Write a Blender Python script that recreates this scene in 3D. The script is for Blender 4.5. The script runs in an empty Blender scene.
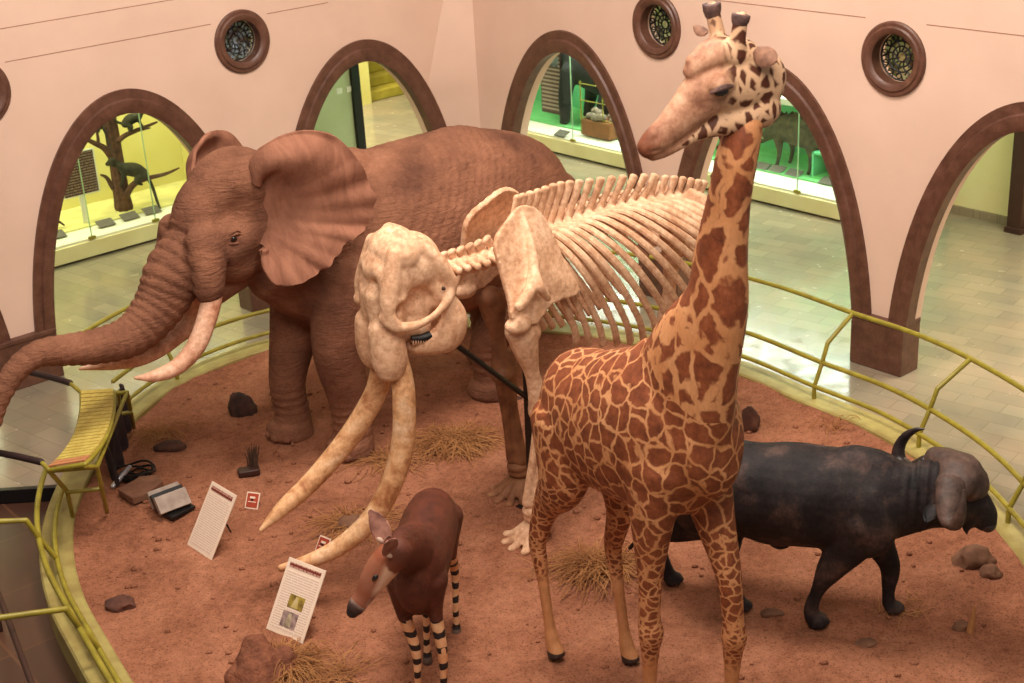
import bpy, bmesh, math, random
import numpy as np
from mathutils import Vector, Matrix, noise
random.seed(7)
SC = bpy.context.scene
COL = SC.collection
# ------------------------------------------------------------------ camera model
F, PITCH, ROLL, CAMH = 1430.0, math.radians(22.7), math.radians(3.4), 6.2
_fw = np.array([0, math.cos(PITCH), -math.sin(PITCH)]); _rt = np.array([1., 0, 0]); _up = np.cross(_rt, _fw)
_R = math.cos(ROLL)*_rt - math.sin(ROLL)*_up
_U = math.sin(ROLL)*_rt + math.cos(ROLL)*_up
EYE = np.array([0, 0, CAMH])
def ray(px, py): return _fw + _R*(px-512)/F + _U*(341.5-py)/F
def onz(px, py, z=0.0):
    d = ray(px, py); return EYE + d*((z-CAMH)/d[2])
cam = bpy.data.cameras.new('camera'); co = bpy.data.objects.new('camera', cam); COL.objects.link(co)
cam.sensor_width = 36; cam.lens = F/1024*36; cam.clip_end = 200
m = Matrix(((_R[0], _U[0], -_fw[0], 0), (_R[1], _U[1], -_fw[1], 0), (_R[2], _U[2], -_fw[2], CAMH), (0, 0, 0, 1)))
co.matrix_world = m
cam.dof.use_dof = True; cam.dof.focus_distance = 11.3; cam.dof.aperture_fstop = 3.2
SC.camera = co
# ------------------------------------------------------------------ frames
class Frame:
    """a local frame on the floor: x forward, y left, z up"""
    def __init__(s, O, f):
        s.O = np.array([O[0], O[1], O[2] if len(O) > 2 else 0.0]); f = np.array([f[0], f[1], 0.]); s.f = f/np.linalg.norm(f)
        s.l = np.array([-s.f[1], s.f[0], 0]); s.rz = math.atan2(s.f[1], s.f[0])
    def loc(s, P):
        r = np.array(P)-s.O; return (float(r@s.f), float(r@s.l), float(r[2]))
    def world(s, p): return s.O + s.f*p[0] + s.l*p[1] + np.array([0, 0, p[2]])
    def px(s, x, y, v=0.0):            # local point at side offset v seen at that place of the photo
        d = ray(x, y); t = ((s.O + s.l*v - EYE)@s.l)/(d@s.l); return s.loc(EYE+d*t)
    def py(s, x, y, u=0.0):            # local point at forward offset u
        d = ray(x, y); t = ((s.O + s.f*u - EYE)@s.f)/(d@s.f); return s.loc(EYE+d*t)
    def pz(s, x, y, z=0.0): return s.loc(onz(x, y, z))
AZ = math.radians(40); CORNER = (-0.411, 18.543)
RM = Frame(CORNER, (math.cos(AZ), math.sin(AZ)))      # room frame; hall is x<0,y<0
# ------------------------------------------------------------------ tagging
def tag(o, label=None, cat=None, group=None, kind=None):
    if label: o['label'] = label
    if cat: o['category'] = cat
    if group: o['group'] = group
    if kind: o['kind'] = kind
    return o
def place(o, fr, at=(0, 0, 0), rz=0.0):
    w = fr.world(at); o.location = w; o.rotation_euler = (0, 0, fr.rz+rz); return o
def empty(name, label, cat, fr=None, at=(0, 0, 0), rz=0.0, group=None, loc=None):
    o = bpy.data.objects.new(name, None); COL.objects.link(o); o.empty_display_size = .2
    if fr is not None: place(o, fr, at, rz)
    if loc is not None: o.location = loc; o.rotation_euler = (0, 0, rz)
    return tag(o, label, cat, group)
def link(name, me, mat, parent=None, fr=None, smooth=True):
    o = bpy.data.objects.new(name, me); COL.objects.link(o)
    if mat is not None:
        for mm in (mat if isinstance(mat, (list, tuple)) else [mat]): me.materials.append(mm)
    if smooth: me.polygons.foreach_set('use_smooth', [True]*len(me.polygons))
    if parent is not None: o.parent = parent
    elif fr is not None: place(o, fr)
    return o
def build(name, bm, mat, parent=None, fr=None, smooth=True, bevel=0.0, sharp=None):
    me = bpy.data.meshes.new(name); bmesh.ops.recalc_face_normals(bm, faces=bm.faces); bm.to_mesh(me); bm.free()
    o = link(name, me, mat, parent, fr, smooth)
    if smooth and sharp is None: sharp = 38
    if smooth: me.set_sharp_from_angle(angle=math.radians(sharp))
    if bevel:
        b = o.modifiers.new('bevel', 'BEVEL'); b.width = bevel; b.segments = 2; b.limit_method = 'ANGLE'; b.angle_limit = math.radians(50)
    return o
def copytree(o, parent=None):
    c = o.copy(); COL.objects.link(c)
    if parent is not None: c.parent = parent
    for ch in list(o.children): copytree(ch, c)
    return c
# ------------------------------------------------------------------ shapes
def catmull(P, k):
    P = np.array(P, float); n = len(P); out = []
    if n == 2 or k <= 1: return P
    for i in range(n-1):
        p0 = P[max(i-1, 0)]; p1 = P[i]; p2 = P[i+1]; p3 = P[min(i+2, n-1)]
        for j in range(k):
            t = j/k
            out.append(.5*((2*p1)+(-p0+p2)*t+(2*p0-5*p1+4*p2-p3)*t*t+(-p0+3*p1-3*p2+p3)*t**3))
    out.append(P[-1]); return np.array(out)
def tube(bm, pts, rads, n=14, k=5, side=(0, 1, 0), caps=True, flat=False):
    """closed swept tube; rads: r or (r_side, r_other)"""
    A = [list(p)+(list(r) if hasattr(r, '__len__') else [r, r]) for p, r in zip(pts, rads)]
    A = catmull(A, k); P = A[:, :3]; R = np.maximum(A[:, 3:], .0005)
    T = np.gradient(P, axis=0); T /= np.linalg.norm(T, axis=1)[:, None]+1e-9
    S = np.array(side, float); frames = []
    for i in range(len(P)):
        s = S-T[i]*(S@T[i])
        if np.linalg.norm(s) < .15:
            alt = np.array([0, 0, 1.]) if abs(T[i][2]) < .8 else np.array([1., 0, 0]); s = frames[-1][0] if frames else alt
            s = s-T[i]*(s@T[i])
        s /= np.linalg.norm(s); frames.append((s, np.cross(T[i], s)))
    if caps and not flat:      # rounded ends
        P2, R2, F2 = [], [], []
        m0, m1 = R[0].min(), R[-1].min()
        for c in (1.0, .8, .45): P2.append(P[0]-T[0]*m0*.9*c); R2.append(R[0]*math.sqrt(max(1-c*c, .002))); F2.append(frames[0])
        P2 += list(P); R2 += list(R); F2 += frames
        for c in (.45, .8, 1.0): P2.append(P[-1]+T[-1]*m1*.9*c); R2.append(R[-1]*math.sqrt(max(1-c*c, .002))); F2.append(frames[-1])
        P, R, frames = P2, R2, F2
    rings = []
    for p, r, (s, b) in zip(P, R, frames):
        rings.append([bm.verts.new(p+s*r[0]*math.cos(a)+b*r[1]*math.sin(a)) for a in [2*math.pi*q/n for q in range(n)]])
    for a, b in zip(rings, rings[1:]):
        for q in range(n): bm.faces.new((a[q], a[(q+1) % n], b[(q+1) % n], b[q]))
    if caps: bm.faces.new(rings[0][::-1]); bm.faces.new(rings[-1])
def ell(bm, c, r, rot=None, seg=20, ring=12):
    M = Matrix.Translation(c)
    if rot is not None: M = M @ rot.to_4x4()
    M = M @ Matrix.Diagonal((r[0], r[1], r[2], 1)) if hasattr(r, '__len__') else M @ Matrix.Diagonal((r, r, r, 1))
    bmesh.ops.create_uvsphere(bm, u_segments=seg, v_segments=ring, radius=1, matrix=M)
def box(bm, c, s, rot=None):
    M = Matrix.Translation(c)
    if rot is not None: M = M @ rot.to_4x4()
    M = M @ Matrix.Diagonal((s[0], s[1], s[2], 1)); bmesh.ops.create_cube(bm, size=1, matrix=M)
def box2(bm, a, b): box(bm, [(p+q)/2 for p, q in zip(a, b)], [abs(q-p) for p, q in zip(a, b)])
def rotm(ax, deg): return Matrix.Rotation(math.radians(deg), 3, ax)
def prism(bm, pts, h, axis='z', off=0.0):
    """polygon (2D) extruded; axis z: (x,y); y: (x,z)"""
    def v(p, t): return (p[0], p[1], off+t) if axis == 'z' else ((p[0], off+t, p[1]) if axis == 'y' else (off+t, p[0], p[1]))
    a = [bm.verts.new(v(p, 0)) for p in pts]; b = [bm.verts.new(v(p, h)) for p in pts]; n = len(pts)
    bm.faces.new(a); bm.faces.new(b[::-1])
    for i in range(n): bm.faces.new((a[i], a[(i+1) % n], b[(i+1) % n], b[i]))
def get_co(me):
    a = np.empty(len(me.vertices)*3); me.vertices.foreach_get('co', a); return a.reshape(-1, 3)
def get_no(me):
    a = np.empty(len(me.vertices)*3); me.vertex_normals.foreach_get('vector', a); return a.reshape(-1, 3)
def organic(name, bm, mat, parent=None, fr=None, voxel=.03, smooth=6, dents=(), fn=None, factor=.5):
    """fuse the closed pieces into one continuous skin"""
    me = bpy.data.meshes.new('tmp'); bm.normal_update(); bm.to_mesh(me); bm.free()
    t = bpy.data.objects.new('tmp', me); COL.objects.link(t)
    r = t.modifiers.new('r', 'REMESH'); r.mode = 'VOXEL'; r.voxel_size = voxel; r.use_smooth_shade = True
    s = t.modifiers.new('s', 'SMOOTH'); s.iterations = smooth; s.factor = factor
    dg = bpy.context.evaluated_depsgraph_get(); dg.update()
    out = bpy.data.meshes.new_from_object(t.evaluated_get(dg)); out.name = name
    bpy.data.objects.remove(t); bpy.data.meshes.remove(me)
    if dents or fn:
        co = get_co(out); no = get_no(out)
        for c, rad, dep in dents:
            rad = np.array(rad if hasattr(rad, '__len__') else [rad]*3, float)
            q = (((co-np.array(c))/rad)**2).sum(1); co = co-no*(dep*np.exp(-q*1.2))[:, None]
        if fn: co = co+no*fn(co, no)[:, None]
        out.vertices.foreach_set('co', co.ravel()); out.update()
    return link(name, out, mat, parent, fr)
def near_curve(co, pts, k=12):
    """for each point: arc length along the curve and distance to it"""
    P = catmull(pts, k); L = np.r_[0, np.cumsum(np.linalg.norm(np.diff(P, axis=0), axis=1))]
    best = np.full(len(co), 1e9); s = np.zeros(len(co))
    for i in range(len(P)-1):
        a, d = P[i], P[i+1]-P[i]; t = np.clip(((co-a)@d)/(d@d+1e-12), 0, 1)
        q = np.linalg.norm(co-(a+t[:, None]*d), axis=1); m = q < best; best[m] = q[m]; s[m] = (L[i]+t*(L[i+1]-L[i]))[m]
    return s, best
def sheet(bm, grid, th):
    """thick sheet from a grid of points"""
    G = np.array(grid, float); du = np.gradient(G, axis=0); dv = np.gradient(G, axis=1)
    N = np.cross(du, dv); N /= np.linalg.norm(N, axis=2)[..., None]+1e-9
    th = np.array(th)*np.ones(G.shape[:2]); A = G+N*th[..., None]/2; B = G-N*th[..., None]/2
    a = [[bm.verts.new(p) for p in r] for r in A]; b = [[bm.verts.new(p) for p in r] for r in B]; n, m = G.shape[:2]
    for i in range(n-1):
        for j in range(m-1):
            bm.faces.new((a[i][j], a[i+1][j], a[i+1][j+1], a[i][j+1])); bm.faces.new((b[i][j], b[i][j+1], b[i+1][j+1], b[i+1][j]))
    for i in range(n-1):
        for j in (0, m-1): bm.faces.new((a[i][j], a[i+1][j], b[i+1][j], b[i][j]))
    for j in range(m-1):
        for i in (0, n-1): bm.faces.new((a[i][j], a[i][j+1], b[i][j+1], b[i][j]))
# ------------------------------------------------------------------ materials
def s2l(c):
    c = [x/255 for x in c]; return tuple([(x/12.92 if x <= .04045 else ((x+.055)/1.055)**2.4) for x in c]+[1])
class Mat:
    def __init__(s, name, rough=.7, spec=.4):
        s.m = bpy.data.materials.new(name); s.m.use_nodes = True; s.t = s.m.node_tree; s.N = s.t.nodes
        s.b = s.N['Principled BSDF']; s.b.inputs['Roughness'].default_value = rough; s.b.inputs['Specular IOR Level'].default_value = spec
        s.tc = s.N.new('ShaderNodeTexCoord').outputs['Object']
    def lk(s, a, b): s.t.links.new(a, b)
    def mapping(s, scale=(1, 1, 1), rot=(0, 0, 0), src=None):
        n = s.N.new('ShaderNodeMapping'); n.inputs['Scale'].default_value = scale; n.inputs['Rotation'].default_value = rot
        s.lk(src or s.tc, n.inputs['Vector']); return n.outputs[0]
    def noise(s, scale, detail=4, rough=.55, src=None, dist=0):
        n = s.N.new('ShaderNodeTexNoise'); n.inputs['Scale'].default_value = scale; n.inputs['Detail'].default_value = detail
        n.inputs['Roughness'].default_value = rough; n.inputs['Distortion'].default_value = dist; s.lk(src or s.tc, n.inputs['Vector']); return n.outputs[0]
    def noisec(s, scale, src=None):
        n = s.N.new('ShaderNodeTexNoise'); n.inputs['Scale'].default_value = scale; s.lk(src or s.tc, n.inputs['Vector']); return n.outputs['Color']
    def voro(s, scale, feature='F1', src=None, out='Distance', rnd=1.0):
        n = s.N.new('ShaderNodeTexVoronoi'); n.feature = feature; n.inputs['Scale'].default_value = scale; n.inputs['Randomness'].default_value = rnd
        s.lk(src or s.tc, n.inputs['Vector']); return n.outputs[out]
    def ramp(s, fac, stops, interp='LINEAR'):
        n = s.N.new('ShaderNodeValToRGB'); e = n.color_ramp.elements; n.color_ramp.interpolation = interp
        while len(e) < len(stops): e.new(.5)
        for x, (p, c) in zip(e, stops): x.position = p; x.color = c if len(c) == 4 else s2l(c)
        s.lk(fac, n.inputs[0]); return n.outputs[0]
    def mix(s, a, b, fac, mode='MIX'):
        n = s.N.new('ShaderNodeMix'); n.data_type = 'RGBA'; n.blend_type = mode
        for v, i in ((fac, 0), (a, 6), (b, 7)):
            if isinstance(v, (int, float)): n.inputs[i].default_value = v
            elif isinstance(v, tuple): n.inputs[i].default_value = v if len(v) == 4 else s2l(v)
            else: s.lk(v, n.inputs[i])
        return n.outputs[2]
    def math(s, op, a, b=0.0, clamp=False):
        n = s.N.new('ShaderNodeMath'); n.operation = op; n.use_clamp = clamp
        for v, i in ((a, 0), (b, 1)):
            if isinstance(v, (int, float)): n.inputs[i].default_value = v
            else: s.lk(v, n.inputs[i])
        return n.outputs[0]
    def sep(s, src=None):
        n = s.N.new('ShaderNodeSeparateXYZ'); s.lk(src or s.tc, n.inputs[0]); return n.outputs
    def comb(s, x, y, z):
        n = s.N.new('ShaderNodeCombineXYZ')
        for v, i in ((x, 0), (y, 1), (z, 2)):
            if isinstance(v, (int, float)): n.inputs[i].default_value = v
            else: s.lk(v, n.inputs[i])
        return n.outputs[0]
    def warp(s, amt, scale, src=None):
        c = s.noisec(scale, src); n = s.N.new('ShaderNodeVectorMath'); n.operation = 'SUBTRACT'; s.lk(c, n.inputs[0]); n.inputs[1].default_value = (.5, .5, .5)
        k = s.N.new('ShaderNodeVectorMath'); k.operation = 'SCALE'; s.lk(n.outputs[0], k.inputs[0]); k.inputs['Scale'].default_value = amt
        a = s.N.new('ShaderNodeVectorMath'); a.operation = 'ADD'; s.lk(src or s.tc, a.inputs[0]); s.lk(k.outputs[0], a.inputs[1]); return a.outputs[0]
    def bump(s, h, strength=.3, dist=.02, prev=None):
        n = s.N.new('ShaderNodeBump'); n.inputs['Strength'].default_value = strength; n.inputs['Distance'].default_value = dist; s.lk(h, n.inputs['Height'])
        if prev is not None: s.lk(prev, n.inputs['Normal'])
        s.lk(n.outputs[0], s.b.inputs['Normal']); return n.outputs[0]
    def color(s, c):
        if isinstance(c, tuple): s.b.inputs['Base Color'].default_value = c if len(c) == 4 else s2l(c)
        else: s.lk(c, s.b.inputs['Base Color'])
        return s
def simple(name, c1, c2=None, scale=8, rough=.7, bump=0, bscale=40, spec=.4, metal=0):
    M = Mat(name, rough, spec)
    c2 = c2 or tuple(int(x*.85) for x in c1)
    M.color(M.ramp(M.noise(scale, 5), [(.3, c2), (.7, c1)]))
    if bump: M.bump(M.noise(bscale, 4), bump, .01)
    M.b.inputs['Metallic'].default_value = metal
    return M.m
# ================================================================== materials
M_wall = Mat('pink_plaster', .75, .3); M_wall.color(M_wall.ramp(M_wall.noise(1.2, 5), [(.25, (214, 182, 162)), (.75, (226, 194, 174))])); M_wall.bump(M_wall.noise(30, 4), .12, .01); m_wall = M_wall.m
def mk_brown():
    M = Mat('brown_painted_frame', .42, .45)
    a = M.noise(7, 6, .7); M.color(M.ramp(a, [(.25, (70, 42, 32)), (.5, (96, 62, 48)), (.8, (120, 82, 66))])); M.bump(M.noise(45, 4), .25, .01); return M.m
m_brown = mk_brown()
m_darkbrown = simple('dark_brown', (62, 36, 28), scale=9, rough=.5)
def mk_slate():
    M = Mat('slate_tiles', .24, .5)
    v = M.mapping((1, 1, 1), (0, 0, AZ))
    n = M.N.new('ShaderNodeTexBrick'); M.lk(v, n.inputs['Vector']); n.inputs['Scale'].default_value = 1.0
    n.inputs['Brick Width'].default_value = .46; n.inputs['Row Height'].default_value = .23; n.inputs['Mortar Size'].default_value = .006; n.inputs['Bias'].default_value = -.15
    n.inputs['Color1'].default_value = s2l((118, 110, 94)); n.inputs['Color2'].default_value = s2l((150, 138, 116)); n.inputs['Mortar'].default_value = s2l((92, 88, 66))
    c = M.mix(n.outputs[0], M.ramp(M.noise(2.2, 4), [(.3, (170, 168, 150)), (.7, (200, 178, 150))]), .45, 'MULTIPLY')
    c = M.mix(n.outputs[0], M.ramp(M.noise(1.1, 5), [(.3, (128, 124, 108)), (.7, (164, 142, 118))]), .55)
    M.color(c); M.lk(M.ramp(M.noise(5, 4), [(.3, (90, 90, 90, 1)[:3]), (.75, (150, 150, 150))]), M.b.inputs['Roughness']); M.bump(n.outputs[1], -.15, .004); return M.m
m_slate = mk_slate()
def mk_brownfloor():
    M = Mat('brown_polished_floor', .3, .5); v = M.mapping((1, 1, 1), (0, 0, .9))
    n = M.N.new('ShaderNodeTexBrick'); M.lk(v, n.inputs['Vector']); n.inputs['Scale'].default_value = 1; n.inputs['Brick Width'].default_value = .9; n.inputs['Row Height'].default_value = .9
    n.inputs['Mortar Size'].default_value = .012; n.offset = 0
    n.inputs['Color1'].default_value = s2l((70, 46, 36)); n.inputs['Color2'].default_value = s2l((84, 56, 42)); n.inputs['Mortar'].default_value = s2l((98, 66, 46)); M.color(n.outputs[0]); return M.m
m_brownfloor = mk_brownfloor()
def mk_soil():
    M = Mat('red_soil', .95, .1)
    a = M.noise(1.3, 7, .68, None, .5); b = M.noise(14, 6, .7); c = M.mix(M.ramp(a, [(.3, (98, 60, 42)), (.46, (150, 98, 72)), (.7, (188, 132, 102))]), M.ramp(b, [(.3, (120, 72, 52)), (.7, (196, 132, 102))]), .42)
    g = M.noise(60, 3, .7); c = M.mix(c, M.ramp(g, [(.36, (74, 40, 26)), (.46, (255, 255, 255))]), .55, 'MULTIPLY')
    M.color(c); M.bump(M.noise(24, 8, .72), .8, .03, M.bump(M.noise(6, 5), .45, .06)); return M.m
m_soil = mk_soil()
m_kerb = simple('olive_kerb_paint', (168, 156, 92), (142, 124, 70), 6, .5, .2, 30)
m_rail = simple('mustard_rail_paint', (156, 144, 48), (124, 112, 34), 9, .38, .1, 60, .5)
m_cream = simple('cream_paint', (226, 216, 170), (214, 200, 150), 2, .6)
m_yellow = simple('yellow_wall_paint', (222, 212, 140), (212, 198, 118), 1.5, .7)
m_palegreen = simple('pale_green_partition', (184, 188, 150), (172, 176, 136), 1.5, .5)
m_mint = simple('mint_backdrop', (120, 212, 160), (104, 196, 142), 1.2, .7)
m_greendeck = simple('green_case_floor', (128, 206, 136), (108, 188, 116), 6, .8, .3, 60)
m_white = simple('white_panel_paint', (232, 228, 214), (222, 216, 200), 4, .6)
m_black = simple('black_metal', (16, 15, 15), (24, 21, 20), 12, .4)
m_ceiling = simple('ceiling_plaster', (220, 210, 180), None, 2, .8)
m_bark = simple('tree_bark', (104, 66, 44), (64, 38, 26), 14, .9, .8, 22)
m_stone = simple('rough_stone', (134, 96, 72), (90, 58, 42), 7, .9, .7, 18)
m_stonegrey = simple('grey_stone', (150, 132, 116), (96, 82, 70), 7, .85, .6, 18)
m_darkfur = simple('black_fur', (34, 34, 38), (18, 18, 20), 14, .8, .6, 60)
m_boar = simple('coarse_brown_fur', (96, 84, 60), (52, 44, 34), 12, .85, .8, 50)
m_monkey = simple('dark_monkey_fur', (64, 60, 34), (26, 24, 16), 12, .85, .8, 60)
m_straw = simple('dry_straw', (186, 134, 82), (140, 88, 48), 3, .8)
def mk_glass():
    m = bpy.data.materials.new('case_glass'); m.use_nodes = True; N = m.node_tree.nodes; L = m.node_tree.links; N.clear()
    t = N.new('ShaderNodeBsdfTransparent'); t.inputs[0].default_value = (.95, .98, .95, 1); g = N.new('ShaderNodeBsdfGlossy'); g.inputs['Roughness'].default_value = .02
    lw = N.new('ShaderNodeLayerWeight'); lw.inputs[0].default_value = .5; pw = N.new('ShaderNodeMath'); pw.operation = 'POWER'; pw.inputs[1].default_value = 3; L.new(lw.outputs['Facing'], pw.inputs[0]); f = N.new('ShaderNodeMath'); f.operation = 'MULTIPLY_ADD'; f.inputs[1].default_value = .25; f.inputs[2].default_value = .025; L.new(pw.outputs[0], f.inputs[0]); x = N.new('ShaderNodeMixShader'); o = N.new('ShaderNodeOutputMaterial')
    L.new(f.outputs[0], x.inputs[0]); L.new(t.outputs[0], x.inputs[1]); L.new(g.outputs[0], x.inputs[2]); L.new(x.outputs[0], o.inputs[0]); return m
m_glass = mk_glass()
m_glassedge = simple('green_glass_edge', (170, 200, 160), None, 5, .2)
def mk_text(name, base, ink, sx=1, rows=60, cut=.5, ax=1, wx=0, dens=.7):
    """rows of tiny unreadable print"""
    M = Mat(name, .6, .3); o = M.sep(); r = M.math('FRACT', M.math('MULTIPLY', o[ax], rows)); line = M.math('LESS_THAN', r, .5)
    nz = M.noise(60, 2, .5, M.comb(o[wx], M.math('FLOOR', M.math('MULTIPLY', o[ax], rows)), 0)); w = M.math('GREATER_THAN', nz, cut)
    M.color(M.mix(base, ink, M.math('MULTIPLY', M.math('MULTIPLY', line, w), dens))); return M.m
# ================================================================== setting
def rmap(side): return (lambda s, t, z: (s, t, z)) if side == 'L' else (lambda s, t, z: (t, s, z))
ARC = {'L': [-1.60, -4.80, -7.95], 'R': [-1.93, -5.0, -8.07]}
ROU = {'L': [-3.22, -6.35], 'R': [-3.45, -6.54, -9.6]}
TH = .26; TOP = 5.4
m_groove = simple('wall_groove', (168, 122, 100), None, 5, .8)
def wall(side, name):
    mp = rmap(side); bm = bmesh.new(); L0 = -11.0
    ss = set(np.round(np.arange(L0, .001, .05), 4))
    for c in ARC[side]:
        for a in np.linspace(0, math.pi, 41): ss.add(round(c+1.26*math.cos(a), 4))
    for c in ROU[side]:
        for a in np.linspace(0, math.pi, 17): ss.add(round(c+.27*math.cos(a), 4))
    ss = sorted(ss); ss = [ss[0]]+[b for a, b in zip(ss, ss[1:]) if b-a > .002]
    def low(s):
        for c in ARC[side]:
            q = (s-c)/1.26
            if abs(q) < 1: return (2.73 if side == 'L' else 2.78)*math.sqrt(1-q*q)
        return 0.
    def rnd(s):
        for c in ROU[side]:
            q = abs(s-c)
            if q < .27: return math.sqrt(.27**2-q*q)
        return None
    for a, b in zip(ss, ss[1:]):
        mid = (a+b)/2; spans = []
        la, lb = low(a), low(b)
        if rnd(mid) is None: spans.append(((la, lb), (TOP, TOP)))
        else:
            ra, rb = rnd(a) or 0, rnd(b) or 0
            spans.append(((la, lb), (3.22-ra, 3.22-rb))); spans.append(((3.22+ra, 3.22+rb), (TOP, TOP)))
        for (z0, z1), (z2, z3) in spans:
            for t in (0, TH): bm.faces.new([bm.verts.new(mp(*p)) for p in ((a, t, z0), (b, t, z1), (b, t, z3), (a, t, z2))])
    for c in ARC[side]:
        pr = None
        for a in np.linspace(0, math.pi, 41):
            p = (c+1.26*math.cos(a), (2.73 if side == 'L' else 2.78)*math.sin(a))
            if pr: bm.faces.new([bm.verts.new(mp(*q)) for q in ((pr[0], 0, pr[1]), (p[0], 0, p[1]), (p[0], TH, p[1]), (pr[0], TH, pr[1]))])
            pr = p
    for c in ROU[side]:
        for i in range(32):
            a, b = 2*math.pi*i/32, 2*math.pi*(i+1)/32; P = [(c+.27*math.cos(a), 3.22+.27*math.sin(a)), (c+.27*math.cos(b), 3.22+.27*math.sin(b))]
            bm.faces.new([bm.verts.new(mp(*q)) for q in ((P[0][0], 0, P[0][1]), (P[1][0], 0, P[1][1]), (P[1][0], TH, P[1][1]), (P[0][0], TH, P[0][1]))])
    # close the top and the far end
    bm.faces.new([bm.verts.new(mp(*q)) for q in ((L0, 0, TOP), (0, 0, TOP), (0, TH, TOP), (L0, TH, TOP))])
    bm.faces.new([bm.verts.new(mp(*q)) for q in ((L0, 0, 0), (L0, 0, TOP), (L0, TH, TOP), (L0, TH, 0))])
    bmesh.ops.remove_doubles(bm, verts=bm.verts, dist=.0008)
    return tag(build(name, bm, m_wall, fr=RM, smooth=False), kind='structure')
wall('L', 'wall_left'); wall('R', 'wall_right')
k = 0
for side in 'LR':
    mp = rmap(side)
    WI, ZI = (1.235, 2.70) if side == 'L' else (1.225, 2.755)
    for c in ARC[side]:
        bm = bmesh.new(); k += 1; rings = []
        prof = [(0, .10), (0, -.045), (.18, -.065), (.55, -.06), (.62, -.035), (1, -.035), (1, .0)]
        a0 = math.asin(.56/2.9)
        for a in np.linspace(a0, math.pi-a0, 61):
            r = []
            for q, t in prof: r.append(bm.verts.new(mp(c+(WI+.225*q)*math.cos(a), t, (ZI+.265*q)*math.sin(a))))
            rings.append(r)
        for A, B in zip(rings, rings[1:]):
            for i in range(len(prof)-1): bm.faces.new((A[i], A[i+1], B[i+1], B[i]))
        tag(build('trim_%d' % k, bm, m_brown, fr=RM, sharp=30), kind='structure')
    cs = ARC[side]; edges = [0.0]+[c for c in cs]
    for i, c in enumerate(cs):          # plinths at the foot of every pillar
        lo, hi = (c+1.22, (-.3 if i == 0 else cs[i-1]-1.22))
        k += 1; bm = bmesh.new(); a = mp(lo, -.07, 0); b = mp(hi, TH-.02, .56)
        box2(bm, a, b); box2(bm, mp(lo-.0, -.085, .52), mp(hi, TH-.01, .575)); tag(build('trim_%d' % k, bm, m_brown, fr=RM, smooth=False, bevel=.012), kind='structure')
    for z in ((3.475, 3.81) if side == 'L' else (3.58,)):
        k += 1; bm = bmesh.new(); x0 = -11 if side == 'L' else -11; x1 = -2.9 if side == 'L' else -2.4
        segs = [(-11, -6.7), (-5.99, -3.59), (-2.85, -2.0)] if z < 3.5 else [(-11, -2.0)]
        if side == 'R': segs = [(-11, -6.88), (-6.2, -2.3)]
        for s0, s1 in segs: box2(bm, mp(s0, -.003, z-.0035), mp(s1, .01, z+.0035))
        tag(build('trim_%d' % k, bm, m_groove, fr=RM, smooth=False), kind='structure')
# added corner wedge whose slanted edge stands in for a diagonal shadow
pa, pb = RM.px(443, 0, 0), RM.px(425, 100, 0); kx = (pa[0]-pb[0])/(pa[2]-pb[2]); lx = lambda z: pa[0]+kx*(z-pa[2])
bm = bmesh.new(); fx = lambda z: max(min(lx(z), -.12), (-1.6+1.49*math.sqrt(max(0, 1-(z/2.99)**2))) if z < 2.99 else -9)
P = [[bm.verts.new(p) for p in ((min(fx(z), -.06), -.001, z), (0, -.001, z), (-.001, -.26, z))] for z in np.linspace(0, TOP, 60)]
for A, B in zip(P, P[1:]):
    for i in range(3): bm.faces.new((A[i], A[(i+1) % 3], B[(i+1) % 3], B[i]))
bm.faces.new(P[0]); bm.faces.new(P[-1]); tag(build('wall_shadow_wedge', bm, m_wall, fr=RM, sharp=25), kind='structure')
def slab(name, a, b, mat, fr=RM):
    bm = bmesh.new(); box2(bm, a, b); return tag(build(name, bm, mat, fr=fr, smooth=False), kind='structure')
slab('wall_outer_left', (-12, 5.1, 0), (-.2, 5.3, 4.1), m_yellow)
slab('wall_outer_right', (5.3, -13, 0), (5.5, 1.2, 4.1), m_cream)
slab('ceiling', (-12, .30, 4.1), (9, 9, 4.25), m_ceiling)
slab('ceiling_right', (.30, -13, 4.1), (9, .29, 4.25), m_ceiling)
# floors
bm = bmesh.new(); prism(bm, [(-16, 11.97), (-3.55, 11.97), (-3.0, 9), (-2.0, 3), (16, 3), (22, 42), (-22, 42)], .14, 'z', -.14)
tag(build('floor', bm, m_slate, smooth=False), kind='structure')
slab('floor_lower', (-16, -2, -.30), (-1.9, 11.97, -.14), m_brownfloor, Frame((0, 0), (1, 0)))
slab('trim_40', (-16, 11.93, -.13), (-3.6, 11.99, .004), m_black, Frame((0, 0), (1, 0)))
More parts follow.
